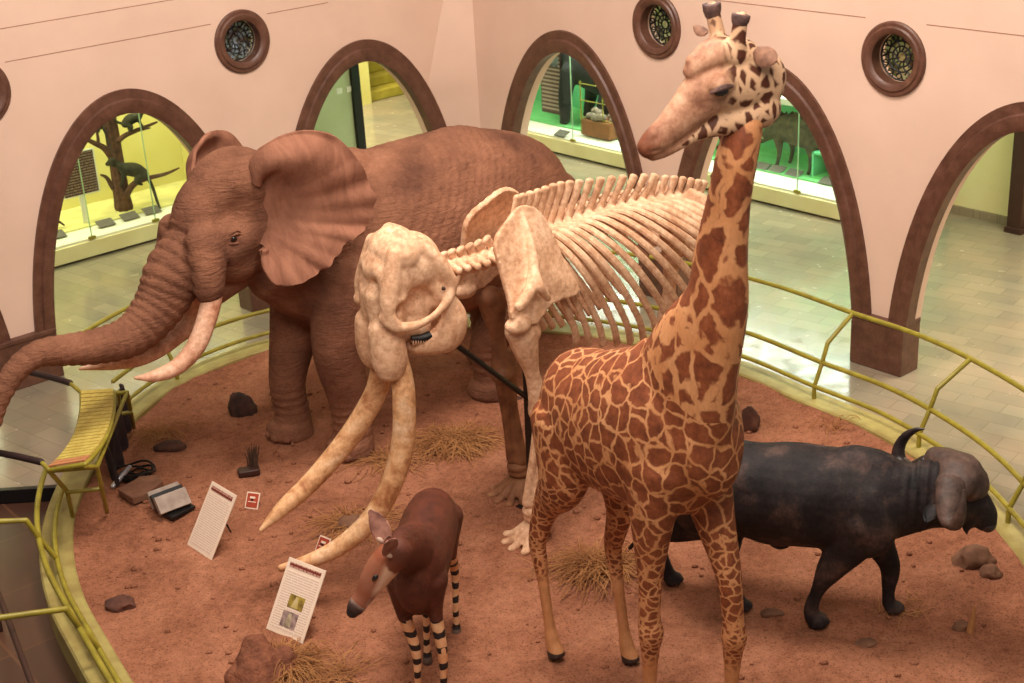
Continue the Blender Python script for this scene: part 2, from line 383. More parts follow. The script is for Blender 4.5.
# roundels
def roundel(n, side, c, lit):
    mp = rmap(side); e = bpy.data.objects.new('window_%d' % n, None); COL.objects.link(e); place(e, RM); tag(e, kind='structure')
    bm = bmesh.new(); rings = []
    prof = [(.235, .1), (.235, -.02), (.262, -.045), (.30, -.05), (.315, -.035), (.345, -.035), (.36, -.02), (.36, .0)]
    for i in range(49):
        a = 2*math.pi*i/48; rings.append([bm.verts.new(mp(c+r*math.cos(a), t, 3.22+r*math.sin(a))) for r, t in prof])
    for A, B in zip(rings, rings[1:]):
        for i in range(len(prof)-1): bm.faces.new((A[i], A[i+1], B[i+1], B[i]))
    bmesh.ops.remove_doubles(bm, verts=bm.verts, dist=.0005); build('window_frame', bm, m_brown, e)
    bm = bmesh.new(); t = .13; P = lambda r, a: mp(c+r*math.cos(a), t, 3.22+r*math.sin(a)); sd = mp(0, 1, 0); sd = (0, 1, 0) if side == 'L' else (1, 0, 0)
    for r in (.05, .1, .15, .23): tube(bm, [P(r, a) for a in np.linspace(0, 2*math.pi, 25)], [.009]*25, 6, 1, sd, caps=False)
    for j in range(12):
        a = j*math.pi/6; tube(bm, [P(.05, a), P(.12, a+.25), P(.17, a), P(.23, a-.1)], [.008]*4, 6, 3, sd)
        q = [P(.15, a)]+[tuple(np.array(P(.19, a+.12))+np.array(mp(.028*math.cos(g), 0, .028*math.sin(g)))-np.array(mp(0, 0, 0))) for g in np.linspace(0, 5.2, 7)]
        tube(bm, q, [.007]*len(q), 5, 2, sd)
    build('grille', bm, m_black, e)
    bm = bmesh.new()
    ell(bm, mp(c, .22, 3.22), (.26, .006, .26) if side == 'L' else (.006, .26, .26), None, 32, 12)
    M = Mat('stained_pane_%d' % n, .3, .4); g = M.voro(16, 'F1', out='Color', rnd=.8); M.color(M.mix(M.mix((120, 96, 62), lit, M.math('GREATER_THAN', M.noise(9, 2), .47)), g, .12))
    M.b.inputs['Transmission Weight'].default_value = .35; build('pane', bm, M.m, e)
n = 0
for side in 'LR':
    for c in ROU[side]: n += 1; roundel(n, side, c, (190, 205, 225) if side == 'L' else (235, 214, 160))
# ------------------------------------------------------------------ gallery beyond the arches
def pane_text(name, w, h, bg, ink, rows, border=None):
    pass
def info_board(name, label, fr, at, rz, w, h, mat, edge, stand=0.0, tilt=0, group=None):
    e = empty(name, label, 'sign', fr, at, rz, group)
    R = rotm('X', tilt)
    bm = bmesh.new(); box(bm, R @ Vector((0, 0, stand+h/2)), (w, .02, h), R); build('board', bm, edge, e, smooth=False)
    bm = bmesh.new(); box(bm, R @ Vector((0, -.0125, stand+h/2)), (w*.92, .006, h*.95), R); build('printed_sheet', bm, mat, e, smooth=False)
    if stand:
        bm = bmesh.new(); box2(bm, (-.04, .0, 0), (.04, .03, stand+h*.4)); build('stand', bm, m_white, e, smooth=False)
    return e
def case(label, x0, x1, y0, y1, axis, deckmat, backmat, joints, h=2.7, base=.25, shelf=None):
    """show case standing along a gallery; axis 'L': along x with front at y0; 'R': along y with front at x0"""
    q = (lambda a, b, z: (a, b, z)) if axis == 'L' else (lambda a, b, z: (b, a, z))
    e = empty('display_case', label, 'display case', RM)
    B = lambda nm, a, b, m, bev=0: (lambda bm: (box2(bm, q(*a), q(*b)), build(nm, bm, m, e, smooth=False, bevel=bev)))(bmesh.new())
    B('base', (x0, y0, .03), (x1, y1, base), m_cream, .01)
    B('plinth', (x0+.02, y0+.06, 0), (x1-.02, y1, .03), m_darkbrown)
    B('label_shelf', (x0, y0+.03, base), (x1, y0+.5, base+.035), m_white, .006)
    B('case_floor', (x0, y0+.5, base), (x1, y1, base+.06), deckmat)
    B('back_panel', (x0, y1-.04, base), (x1, y1, h), backmat)
    B('end_panel', (x0, y0, base), (x0+.04, y1, h), backmat); B('end_panel', (x1-.04, y0, base), (x1, y1, h), backmat)
    B('canopy', (x0, y0, h), (x1, y1, h+.25), m_cream)
    js = [x0+.04]+list(joints)+[x1-.04]
    for a, b in zip(js, js[1:]):
        g = B('glass_pane', (a+.004, y0+.015, base+.036), (b-.004, y0+.023, h), m_glass)[1]
    for j in joints: B('glass_joint', (j-.006, y0+.012, base+.036), (j+.006, y0+.026, h), m_glassedge)
    for j in joints: B('clip', (j-.05, y0+.0, base+.02), (j+.05, y0+.03, base+.06), m_rail)
    return e
def joint_at(px, py, y0): return RM.px(px, py, y0)[0]
# ================================================================== gallery furniture
Y0 = 3.45; X0 = 3.6
jL = [joint_at(93, 240, Y0), joint_at(156, 220, Y0)]
jL = [jL[0]-2.2]+jL+[jL[1]+1.35]
case('long cream display case with yellow backdrop, tree and monkeys behind the left arch', -9.2, -1.6, Y0, 4.98, 'L', simple('pale_yellow_deck', (236, 226, 150), None, 3, .8), m_yellow, jL)
def jR(px, py): return RM.py(px, py, X0)[1]
case('long cream display case with mint backdrop and green floor behind the right arches', -4.15, 4.6, X0, 5.15, 'R', m_greendeck, m_mint, [jR(798, 120), (jR(798, 120)+jR(571, 110))/2, jR(571, 110)])
# small printed labels on the sloping front shelf
m_lbl = mk_text('label_print', (84, 76, 70), (130, 120, 110), 1, 55, .48, 1, 0)
def label_plate(px, py, side, k):
    if side == 'L': a = RM.pz(px, py, .29); rz = 0
    else: a = RM.pz(px, py, .29); rz = -math.pi/2
    names = ['leftmost of the row', 'second from the left', 'third from the left', 'rightmost of the row']
    o = bpy.data.objects.new('label_plate', lp); COL.objects.link(o); place(o, RM, (a[0], a[1], .305), rz); return o
lp = bpy.data.meshes.new('label_plate'); bm = bmesh.new(); box(bm, (0, 0, .03), (.24, .16, .012), rotm('X', 22)); bm.to_mesh(lp); bm.free(); lp.materials.append(m_lbl)
for i, (x, y) in enumerate([(57, 238), (106, 226), (130, 219), (152, 213)]):
    tag(label_plate(x, y, 'L', i), 'grey caption plate under the monkeys, %s' % ['leftmost, at the edge of the arch', 'second from the left, below the info board', 'third from the left, before the tree foot', 'rightmost, near the elephant forehead'][i], 'caption plate', 'caption plates in the monkey case')
for i, (x, y) in enumerate([(762, 169), (777, 172), (794, 176), (828, 184)]):
    tag(label_plate(x, y, 'R', i), 'grey caption plate before the warthog, %s' % ['touching the giraffe neck', 'second from the giraffe neck', 'third from the giraffe neck', 'set apart at the right by the arch frame'][i], 'caption plate', 'caption plates before the warthog')
tag(label_plate(562, 136, 'R', 0), 'single dark caption plate under the black gorilla', 'caption plate')
# tree with monkeys
def tube_mb(bm, P, R, n=10, k=5): tube(bm, P, R, n, k, (0, 1, 0))
YT = 4.25
def T(px, py, dy=0): p = RM.px(px, py, YT+dy); return (p[0], p[1], p[2])
e = empty('bare_tree', 'bare brown tree trunk with forked branches inside the yellow case', 'tree', RM)
bm = bmesh.new(); tube(bm, [T(124, 206), T(122, 195), T(118, 170), T(113, 140), T(108, 112), T(104, 84)], [.13, .115, .1, .095, .09, .08], 14, 5); bm2 = bm
bm = organic('trunk', bm2, m_bark, e, None, .02, 2, fn=lambda co, no: .012*np.sin(np.arctan2(co[:, 1]-YT, co[:, 0]-T(116, 160)[0])*7+co[:, 2]*3))
for P, R in [([T(112, 158), T(104, 148), T(92, 142), T(81, 136)], [.05, .045, .035, .02]), ([T(98, 146), T(98, 138), T(96, 128)], [.03, .022, .015]),
             ([T(118, 141, -.1), T(126, 135, -.15), T(140, 129, -.2), T(157, 122, -.2)], [.04, .035, .03, .015]), ([T(136, 131, -.2), T(150, 128, -.25)], [.02, .01]),
             ([T(122, 196), T(113, 188), T(107, 178), T(101, 175)], [.045, .035, .028, .015]), ([T(126, 196, -.1), T(133, 185, -.2), T(145, 179, -.25), T(165, 174, -.3), T(179, 168, -.3)], [.05, .045, .035, .025, .012])]:
    bm = bmesh.new(); tube_mb(bm, P, R); build('branch', bm, m_bark, e)
def monkey(at, s, label, curl=1, flip=1):
    e = empty('tree_monkey', label, 'monkey', RM, at, -.4 if flip > 0 else 2.6)
    bm = bmesh.new(); B = lambda *p: tuple(s*x for x in p)
    tube(bm, [B(-.16, 0, .12), B(-.05, 0, .2), B(.1, 0, .24), B(.18, 0, .3)], [.085*s, .11*s, .095*s, .06*s]); ell(bm, B(.25, 0, .36), (.085*s, .07*s, .08*s)); ell(bm, B(.33, 0, .335), (.045*s, .04*s, .035*s))
    for y in (-1, 1):
        tube(bm, [B(.12, .06*y, .2), B(.14, .08*y, .1), B(.2, .07*y, .0)], [.045*s, .03*s, .022*s], 8); tube(bm, [B(-.13, .06*y, .12), B(-.04, .11*y, .06), B(-.12, .08*y, -.01)], [.06*s, .04*s, .022*s], 8)
        ell(bm, B(.23, .075*y, .4), (.02*s, .02*s, .025*s))
    organic('body', bm, m_monkey, e, None, .014, 2)
    bm = bmesh.new()
    if curl > 0: tube(bm, [B(-.2, 0, .14), B(-.32, 0, .2), B(-.42, 0, .38), B(-.34, 0, .5), B(-.22, 0, .48)], [.03*s, .026*s, .022*s, .02*s, .014*s], 8)
    else: tube(bm, [B(-.2, 0, .1), B(-.26, 0, -.1), B(-.3, 0, -.35), B(-.34, 0, -.5)], [.03*s, .026*s, .02*s, .012*s], 8)
    build('tail', bm, m_monkey, e)
p = T(134, 182, -.16); monkey((p[0], p[1], p[2]-.02), .95, 'dark monkey crouching on the low branch of the tree', -1, -1)
p = T(134, 129, -.18); monkey((p[0], p[1], p[2]-.0), .7, 'dark monkey with curled tail on the high right branch')
p = T(95, 132, 0); monkey((p[0], p[1], p[2]-.0), .55, 'small monkey on the upper left branch of the tree', -1, -1)
bm = bmesh.new(); q = lambda x, y: T(x, y, -.1)
tube(bm, [q(50, 214), q(57, 220), q(64, 225)], [.02, .02, .014], 8); tube(bm, [q(44, 200), q(54, 196), q(62, 197)], [.03, .025, .01], 8); tube(bm, [q(50, 214), q(46, 205), q(45, 199)], [.02, .02, .02], 8)
tag(build('fallen_branch', bm, m_bark, fr=RM), 'thin twisted branch low in the left end of the yellow case', 'branch')
m_board = mk_text('brown_board_print', (74, 44, 38), (190, 160, 140), 1, 26, .46, 2, 0, .5)
p = RM.px(80, 205, 4.1)
info_board('information_board', 'brown information board with white edge standing in the yellow case', RM, (RM.px(83, 200, 4.1)[0], 4.1, .29), 0, .55, .62, m_board, m_white, stand=.42, tilt=0)
# stairs, post and pale partition beyond the left-hand small arch
YP = 4.6; a = RM.px(300, 110, YP)[0]; b = RM.px(356, 110, YP)[0]
slab('wall_partition', (-1.55, YP, 0), (b-.05, YP+.08, 4.1), m_palegreen)
e = empty('door_frame_post', 'black square post at the end of the pale green partition', 'post', RM)
bm = bmesh.new(); box2(bm, (b-.06, YP-.06, 0), (b+.10, YP+.1, 4.1)); build('post', bm, m_black, e, smooth=False, bevel=.01)
bm = bmesh.new(); box2(bm, (b-.1, YP-.1, 0), (b+.14, YP+.14, .05)); build('base_plate', bm, m_black, e, smooth=False, bevel=.01)
for i, x in enumerate((339, 349)):
    s = RM.px(x, 89 if i else 91, YP); e = empty('light_switch', 'white light switch on the pale partition, %s' % ('the one nearer the black post' if i else 'the one further from the black post'), 'light switch', RM, (s[0], YP, s[2]))
    bm = bmesh.new(); box2(bm, (-.055, -.014, -.045), (.055, 0, .045)); build('plate', bm, m_white, e, smooth=False, bevel=.004)
    bm = bmesh.new(); box2(bm, (-.018, -.022, -.02), (.018, -.012, .02)); build('rocker', bm, m_white, e, smooth=False, bevel=.003)
s = RM.px(309, 128, YP-.2); e = empty('fire_extinguisher', 'dark cylinder standing against the pale partition behind the elephant ear', 'canister', RM, (s[0], YP-.2, 0))
bm = bmesh.new(); tube(bm, [(0, 0, .02), (0, 0, .5), (0, 0, .58)], [.15, .15, .08], 20, 3, (1, 0, 0)); build('body', bm, m_black, e); bm = bmesh.new(); tube(bm, [(0, 0, .6), (.05, 0, .68), (.14, 0, .68)], [.03, .03, .02], 8); build('handle', bm, m_black, e)
# cream jamb and stair
g0 = RM.pz(357, 107, 0); g1 = RM.pz(370, 104, 0)
slab('wall_stair', (g0[0]-.15, g0[1], 0), (g1[0]+.05, g1[1]+3, 4.1), m_yellow)
e = empty('staircase', 'yellow-green staircase rising beyond the black post', 'staircase', RM, (g1[0]+.06, g1[1]+.1, 0))
m_stair = simple('stair_tread', (176, 158, 62), (150, 134, 52), 5, .6)
for i in range(9):
    bm = bmesh.new(); box2(bm, (0, i*.34, i*.19), (2.6, i*.34+.42, i*.19+.19)); build('step', bm, m_stair, e, smooth=False, bevel=.02)
slab('wall_gallery_end', (7.4, -14, 0), (7.6, 16, 4.1), m_yellow)
slab('wall_gallery_back', (-2, 15, 0), (7.4, 15.2, 4.1), m_yellow)
# far right: yellow wall with grey skirting and dark post
slab('wall_outer_near', (4.9, -13, 0), (5.28, -4.2, 4.1), simple('cream_yellow_wall', (232, 222, 174), (224, 210, 156), 1.5, .7))
slab('baseboard_outer', (4.86, -13, 0), (4.9, -4.2, .11), m_slate)
g = RM.pz(1016, 232, 0)
e = empty('timber_post', 'dark timber post against the yellow wall at the right edge', 'post', RM, (g[0], g[1], 0))
bm = bmesh.new(); box2(bm, (-.08, -.10, 0), (.08, .10, 3.9)); build('shaft', bm, m_darkbrown, e, smooth=False, bevel=.01)
bm = bmesh.new(); box2(bm, (-.1, -.12, 0), (.1, .12, .08)); build('base_block', bm, m_darkbrown, e, smooth=False, bevel=.01)
# gorilla: seen from behind its flank, standing on all fours
GX = 4.55
def gor(px, py): return RM.py(px, py, GX)
gb = gor(590, 130)
e = empty('gorilla', 'black gorilla standing on all fours in the green case', 'gorilla', RM, (GX, 2.28, .31), math.pi/2+.1)
bm = bmesh.new()
tube(bm, [(-.55, 0, .62), (-.3, 0, .78), (.1, 0, .93), (.36, 0, 1.0)], [(.26, .28), (.3, .33), (.34, .36), (.3, .3)], 16); ell(bm, (.58, 0, 1.05), (.2, .17, .24)); ell(bm, (.52, 0, 1.2), (.16, .12, .15)); ell(bm, (.72, 0, .95), (.12, .11, .12))
for y in (-1, 1):
    tube(bm, [(.3, .28*y, .9), (.36, .34*y, .5), (.42, .3*y, .08)], [.15, .12, .09]); tube(bm, [(.42, .3*y, .05), (.5, .3*y, .03)], [.07, .05], 8)
    tube(bm, [(-.5, .2*y, .6), (-.42, .28*y, .32), (-.5, .24*y, .06)], [.19, .14, .08]); tube(bm, [(-.5, .24*y, .04), (-.34, .25*y, .03)], [.06, .045], 8); ell(bm, (.58, .17*y, 1.06), (.03, .03, .05))
organic('body', bm, m_darkfur, e, None, .03, 4)
# tall info panel, rock box with wire guard
m_tall = mk_text('tall_panel_print', (84, 56, 50), (190, 170, 160), 1, 15, .4, 2, 1, .55)
p = RM.py(553, 112, 4.95)
e = info_board('information_board', 'tall brown information panel with a small picture beside the black gorilla', RM, (4.2, RM.py(552, 100, 4.2)[1], .45), -math.pi/2, .50, 1.45, m_tall, m_darkbrown)
bm = bmesh.new(); box2(bm, (-.04, -.02, .80), (.20, -.016, 1.16)); build('picture', bm, simple('sky_picture', (150, 160, 160), (70, 70, 76), 9), e, smooth=False)
bm = bmesh.new(); ell(bm, (.08, -.022, .99), (.055, .004, .065)); tube(bm, [(.02, -.022, 1.05), (.08, -.022, .98), (.15, -.022, 1.03)], [(.004, .03)]*3, 8); build('picture_bird', bm, m_black, e)
bx = RM.py(600, 140, 4.0)
e = empty('rock_box', 'brown box heaped with grey rocks in the green case', 'box', RM, (4.15, RM.py(607, 136, 4.15)[1], .31))
m_boxw = simple('red_brown_box', (150, 92, 56), None, 6, .8)
bm = bmesh.new(); box2(bm, (-.25, -.31, 0), (.25, .31, .26)); build('crate', bm, m_boxw, e, smooth=False, bevel=.01)
for i in range(9):
    bm = bmesh.new(); ell(bm, (random.uniform(-.2, .2), -.26+.065*i, .29+random.uniform(0, .06)), (.10, .08, .06), rotm('Z', i*40), 8, 6); build('rock', bm, m_stonegrey, e)
e = empty('wire_guard', 'yellow wire guard rail before the rock box', 'guard rail', RM, (3.95, RM.py(604, 150, 3.95)[1], .31))
bm = bmesh.new()
for y in (-.5, 0, .5): tube(bm, [(0, y, 0), (0, y, .85)], [.012]*2, 8, 1)
build('upright', bm, m_rail, e); bm = bmesh.new()
for z in (.28, .55, .82): tube(bm, [(0, -.52, z), (0, .52, z)], [.01]*2, 8, 1, (1, 0, 0))
build('bar', bm, m_rail, e)
# warthog
e = empty('warthog', 'brown bristly warthog on the green floor of the mint case', 'warthog', RM, (4.45, RM.py(797, 158, 4.45)[1], .31), math.pi/2-.15)
bm = bmesh.new()
tube(bm, [(-.42, 0, .48), (-.25, 0, .53), (.1, 0, .56), (.35, 0, .54)], [(.13, .15), (.19, .2), (.19, .22), (.15, .17)], 14)
tube(bm, [(.35, 0, .52), (.52, 0, .45), (.68, 0, .34), (.76, 0, .28)], [.15, .12, .075, .06], 12)
for x, y in ((.28, .11), (.24, -.11), (-.36, .1), (-.3, -.1)):
    tube(bm, [(x, y, .42), (x-.03, y, .22), (x+.01, y, .03)], [.08, .04, .03], 8, 4); ell(bm, (x+.02, y, .02), (.04, .03, .025))
for y in (-1, 1): tube(bm, [(.42, .09*y, .58), (.4, .13*y, .68)], [.03, .012], 8)
organic('body', bm, m_boar, e, None, .018, 3)
bm = bmesh.new(); tube(bm, [(-.5, 0, .56), (-.56, 0, .42), (-.55, 0, .28)], [.014, .012, .014], 6); build('tail', bm, m_boar, e)
bm = bmesh.new()
for y in (-1, 1): tube(bm, [(.64, .06*y, .34), (.68, .14*y, .38), (.68, .15*y, .46)], [.018, .014, .006], 6)
build('tusk', bm, m_cream, e)
bm = bmesh.new(); sheet(bm, [[(x, .02*math.sin(x*40), .72+.02*math.cos(x*9)+z*(.07+.02*math.sin(x*60))) for z in (0, .5, 1)] for x in np.linspace(-.3, .4, 30)], .012); build('mane', bm, m_boar, e)
# upper shelf with a black bird leg, niche
e = empty('display_shelf', 'white shelf above the warthog in the mint case', 'shelf', RM)
y0 = RM.py(834, 110, 4.5)[1]; zz = RM.py(815, 104, 4.2)[2]
bm = bmesh.new(); box2(bm, (4.2, y0-.0, zz-.09), (5.08, 1.2, zz)); build('board', bm, m_white, e, smooth=False, bevel=.008)
bm = bmesh.new(); box2(bm, (4.9, y0+.3, zz-.25), (5.05, y0+.34, zz-.09)); box2(bm, (4.9, -.8, zz-.25), (5.05, -.76, zz-.09)); build('bracket', bm, m_white, e, smooth=False)
p = RM.py(781, 96, 4.45); e = empty('dark_antelope', 'black slender-legged animal standing on the white shelf', 'antelope', RM, (4.5, p[1]+.35, zz), math.pi/2)
bm = bmesh.new(); tube(bm, [(-.28, 0, .42), (0, 0, .46), (.3, 0, .46)], [.1, .12, .1], 12); tube(bm, [(.3, 0, .48), (.42, 0, .66), (.56, 0, .68)], [.07, .05, .03], 10)
for x in (-.26, .26):
    for y in (-.06, .06): tube(bm, [(x, y, .4), (x-.02, y, .2), (x, y, .01)], [.05, .022, .018], 8)
organic('body', bm, m_darkfur, e, None, .014, 2)
p = RM.py(828, 178, 4.4); e = empty('open_niche_box', 'pale green open box standing at the right end of the mint case', 'box', RM, (4.5, RM.py(842, 168, 4.5)[1], .31))
bm = bmesh.new()
for a, b in (((-.3, -.3, 0), (.3, -.27, .38)), ((-.3, .27, 0), (.3, .3, .38)), ((-.3, -.3, .35), (.3, .3, .38)), ((.27, -.27, 0), (.3, .27, .35))): box2(bm, a, b)
build('shell', bm, m_mint, e, smooth=False, bevel=.005); bm = bmesh.new(); box2(bm, (-.3, -.27, 0), (.27, .27, .03)); build('inner_floor', bm, m_greendeck, e, smooth=False)
# ================================================================== the sand pit, kerb and railing
RAIL = [(-2.72, 8.1), (-3.28, 9.09), (-3.66, 9.8), (-3.95, 10.59), (-4.1, 11.4), (-4.12, 12.3), (-3.95, 13.25), (-3.6, 14.05), (-2.95, 14.75), (-2.1, 15.15), (-1.2, 15.25), (-.2, 15.1), (.8, 14.75), (1.6, 14.25), (2.36, 13.47), (2.92, 12.64), (3.35, 12.05), (3.62, 11.5), (3.85, 10.8), (3.95, 10.1), (3.98, 9.2), (3.8, 8.1), (3.3, 6.9), (2.4, 6.0), (1.2, 5.5), (-.2, 5.5), (-1.4, 6.1), (-2.1, 7.0)]
def closed(P, k):
    n = len(P); Q = P[-2:]+P+P[:3]; A = catmull([(x, y, 0) for x, y in Q], k); return A[2*k:2*k+n*k, :2]
RC = closed(RAIL, 8)
def offset(C, d):
    T = np.roll(C, -1, 0)-np.roll(C, 1, 0); T /= np.linalg.norm(T, axis=1)[:, None]; N = np.c_[-T[:, 1], T[:, 0]]; return C+N*d
if np.linalg.norm(offset(RC, .5)-np.array([0, 10.5]), axis=1).mean() < np.linalg.norm(RC-np.array([0, 10.5]), axis=1).mean(): SG = -1
else: SG = 1
def soilz(x, y): return .045+.045*noise.noise(Vector((x*1.1, y*1.1, 3)))+.026*noise.noise(Vector((x*3.1, y*3.1, 9)))+.012*noise.noise(Vector((x*9, y*9, 1)))
inner = offset(RC, -SG*.13); outer = offset(RC, SG*.15); cen = inner.mean(0)
bm = bmesh.new(); rings = []
for t in np.linspace(0, 1, 90):
    r = []
    for p in inner:
        q = cen+(p-cen)*t; edge = max(0, (t-.93)/.07); r.append(bm.verts.new((q[0], q[1], soilz(q[0], q[1])*1.0+.05*edge*edge)) if t > 0 else None)
    rings.append(r)
c0 = bm.verts.new((cen[0], cen[1], soilz(*cen)))
n = len(inner)
for i in range(n): bm.faces.new((c0, rings[1][i], rings[1][(i+1) % n]))
for A, B in zip(rings[1:], rings[2:]):
    for i in range(n): bm.faces.new((A[i], B[i], B[(i+1) % n], A[(i+1) % n]))
o = tag(build('ground_soil', bm, m_soil, sharp=180), kind='structure')
bm = bmesh.new(); rings = []
for C, z in ((inner, -.0), (inner, .105), (offset(RC, -SG*.115), .12), (offset(RC, SG*.135), .12), (outer, .105), (outer, -.14)): rings.append([bm.verts.new((p[0], p[1], z)) for p in C])
for A, B in zip(rings, rings[1:]):
    for i in range(n): bm.faces.new((A[i], B[i], B[(i+1) % n], A[(i+1) % n]))
tag(build('kerb', bm, m_kerb), kind='structure')
# railing profile (outward, height)
PROF = [(0, .12), (0, .25), (.10, .47), (.17, .66), (.52, .875)]
Tn = np.roll(RC, -1, 0)-np.roll(RC, 1, 0); Tn /= np.linalg.norm(Tn, axis=1)[:, None]; Nn = np.c_[-Tn[:, 1], Tn[:, 0]]*SG
def nearest(x, y): return int(np.argmin(np.linalg.norm(RC-np.array([x, y]), axis=1)))
iA = nearest(-3.95, 13.2); iB = nearest(-4.1, 11.45)
if iA < iB: idx = list(range(iB, len(RC)))+list(range(0, iA+1))
else: idx = list(range(iA, len(RC)))+list(range(0, iB+1))
if len(idx) < len(RC)*.6: idx = list(range(min(iA, iB), -1, -1))+list(range(len(RC)-1, max(iA, iB)-1, -1))
rail = empty('curved_railing', 'mustard yellow curved railing of three pipes round the red soil pit', 'railing', loc=(0, 0, 0))
def reach(i, off):      # the top pipe leans further out along the lower left run
    if off < .5: return off
    w = min(1, max(0, (11.6-RC[i][1])/1.2))*min(1, max(0, (-1.0-RC[i][0])/1.0)); return off+.62*w
for off, z, r in ((.52, .875, .024), (.105, .47, .024), (.0, .25, .022)):
    bm = bmesh.new(); P = [(RC[i][0]+Nn[i][0]*reach(i, off), RC[i][1]+Nn[i][1]*reach(i, off), z) for i in idx]
    tube(bm, P, [r]*len(P), 10, 1, (0, 0, 1)); build('rail', bm, m_rail, rail)
posts = [(2.906, 12.605), (3.616, 11.51), (3.93, 10.12), (3.9, 8.6), (3.0, 6.5), (1.5, 5.6), (-.2, 5.5), (-1.9, 6.7), (-3.18, 8.85), (-3.85, 10.18), (-3.62, 14.03), (-2.5, 15.0), (-1.1, 15.25), (.4, 14.9), (1.75, 14.1)]
for x, y in posts:
    i = nearest(x, y); bm = bmesh.new(); P = [(RC[i][0]+Nn[i][0]*reach(i, a), RC[i][1]+Nn[i][1]*reach(i, a), z) for a, z in PROF]
    for a, b in zip(P, P[1:]): tube(bm, [a, b], [.022, .022], 10, 1, (0, 0, 1) if abs(b[2]-a[2]) < .5*math.dist(a, b) else (1, 0, 0))
    build('post', bm, m_rail, rail)
# slatted viewing desk standing in the gap of the railing
desk = empty('slatted_desk', 'yellow curved slatted desk in the gap of the railing beside the elephant trunk', 'desk', loc=tuple(onz(95, 470, 0)))
dk = lambda x, y, z: tuple(onz(x, y, z)-np.array(desk.location))
desk.location = Vector(onz(95, 470, 0)); bpy.context.view_layer.update()
TLp, TRp, BRp, BLp = dk(81, 391, .86), dk(113, 389, .93), dk(84, 461, .93), dk(48, 467, .86)
midL, midR = dk(75, 432, .86), dk(108, 428, .93)
def q3(a, m, b, t): a, m, b = map(np.array, (a, m, b)); m2 = 2*m-.5*(a+b); return (1-t)**2*a+2*t*(1-t)*m2+t*t*b
NS = 22; m_slat = simple('yellow_slats', (206, 188, 96), (176, 152, 66), 14, .55, .2, 50)
for i in range(NS):
    t0, t1 = i/NS, (i+.86)/NS; bm = bmesh.new(); g = [[q3(TLp, midL, BLp, t) for t in (t0, t1)], [q3(TRp, midR, BRp, t) for t in (t0, t1)]]
    sheet(bm, g, .014); build('slat', bm, m_slat if i < NS-2 else simple('worn_red_slat_%d' % i, (196, 120, 84), (176, 130, 80), 14, .6), desk, smooth=False)
def bar(nm, P, r=.02, m=None, par=None):
    bm = bmesh.new(); tube(bm, P, [r]*len(P), 10, 1, (0, 0, 1) if abs(P[0][2]-P[-1][2]) < .5*math.dist(P[0], P[-1]) else (1, 0, 0)); return build(nm, bm, m or m_rail, par or desk)
dn = lambda p, d: (p[0], p[1], p[2]-d)
for a, m, b in ((TLp, midL, BLp), (TRp, midR, BRp)): bar('edge_rail', [tuple(q3(a, m, b, t)-np.array([0, 0, .03])) for t in np.linspace(0, 1, 9)], .022)
bar('cross_bar', [dn(TLp, .03), dn(TRp, .03)]); bar('cross_bar', [dn(BLp, .03), dn(BRp, .03)])
F1, F2 = dk(127, 392, .80), dk(97, 467, .80)
bar('frame_bar', [F1, F2]); bar('frame_bar', [F1, dn(TRp, .05)]); bar('frame_bar', [F2, dn(BRp, .05)])
H1, H2, H0 = dk(134, 428, .1), dk(107, 512, .1), dk(73, 518, .1)
bar('leg', [F1, H1]); bar('leg', [F2, H2]); bar('leg', [dk(49, 471, .82), dk(67, 491, .47), H0]); bar('leg', [dk(118, 392, .8), dk(122, 430, .1)])
bar('cross_bar', [dk(49, 471, .82), F2]); bar('cross_bar', [dk(67, 492, .47), dk(101, 489, .44)]); bar('cross_bar', [dk(131, 412, .45), dk(119, 414, .45)])
bar('arm_rail', [dn(BLp, .02), dk(41, 462, .86)]); bar('arm_rail', [dn(TLp, .02), dk(70, 383, .88)])
for a, b, c in (((41, 462, .86), (20, 457, .87), (-30, 447, .87)), ((70, 383, .88), (50, 377, .88), (24, 371, .88))):
    bm = bmesh.new(); tube(bm, [dk(*a), dk(*b), dk(*c)], [.03, .03, .03], 10, 2, (0, 0, 1)); build('hand_grip', bm, simple('dark_grip_tape', (52, 30, 28), (34, 22, 22), 20, .6), desk)
# dark cloth hanging under the desk
m_cloth = simple('dark_cloth', (58, 40, 40), (30, 22, 24), 6, .9, .5, 30)
A0, A1 = onz(128, 432, .05), onz(114, 490, .05); bm = bmesh.new(); d = (A1-A0)/np.linalg.norm(A1-A0); nn = np.array([-d[1], d[0], 0]); L = np.linalg.norm(A1-A0)
g = [[tuple(A0+d*t*L+nn*(.03*math.sin(t*19+z*2)+.02*math.sin(t*41))+np.array([0, 0, .50*(1-z)*(1-.12*t)+.03])) for z in np.linspace(0, 1, 9)] for t in np.linspace(0, 1, 40)]
sheet(bm, g, .02); tag(build('hanging_cloth', bm, m_cloth), 'dark brown cloth hanging beneath the yellow slatted desk', 'cloth')
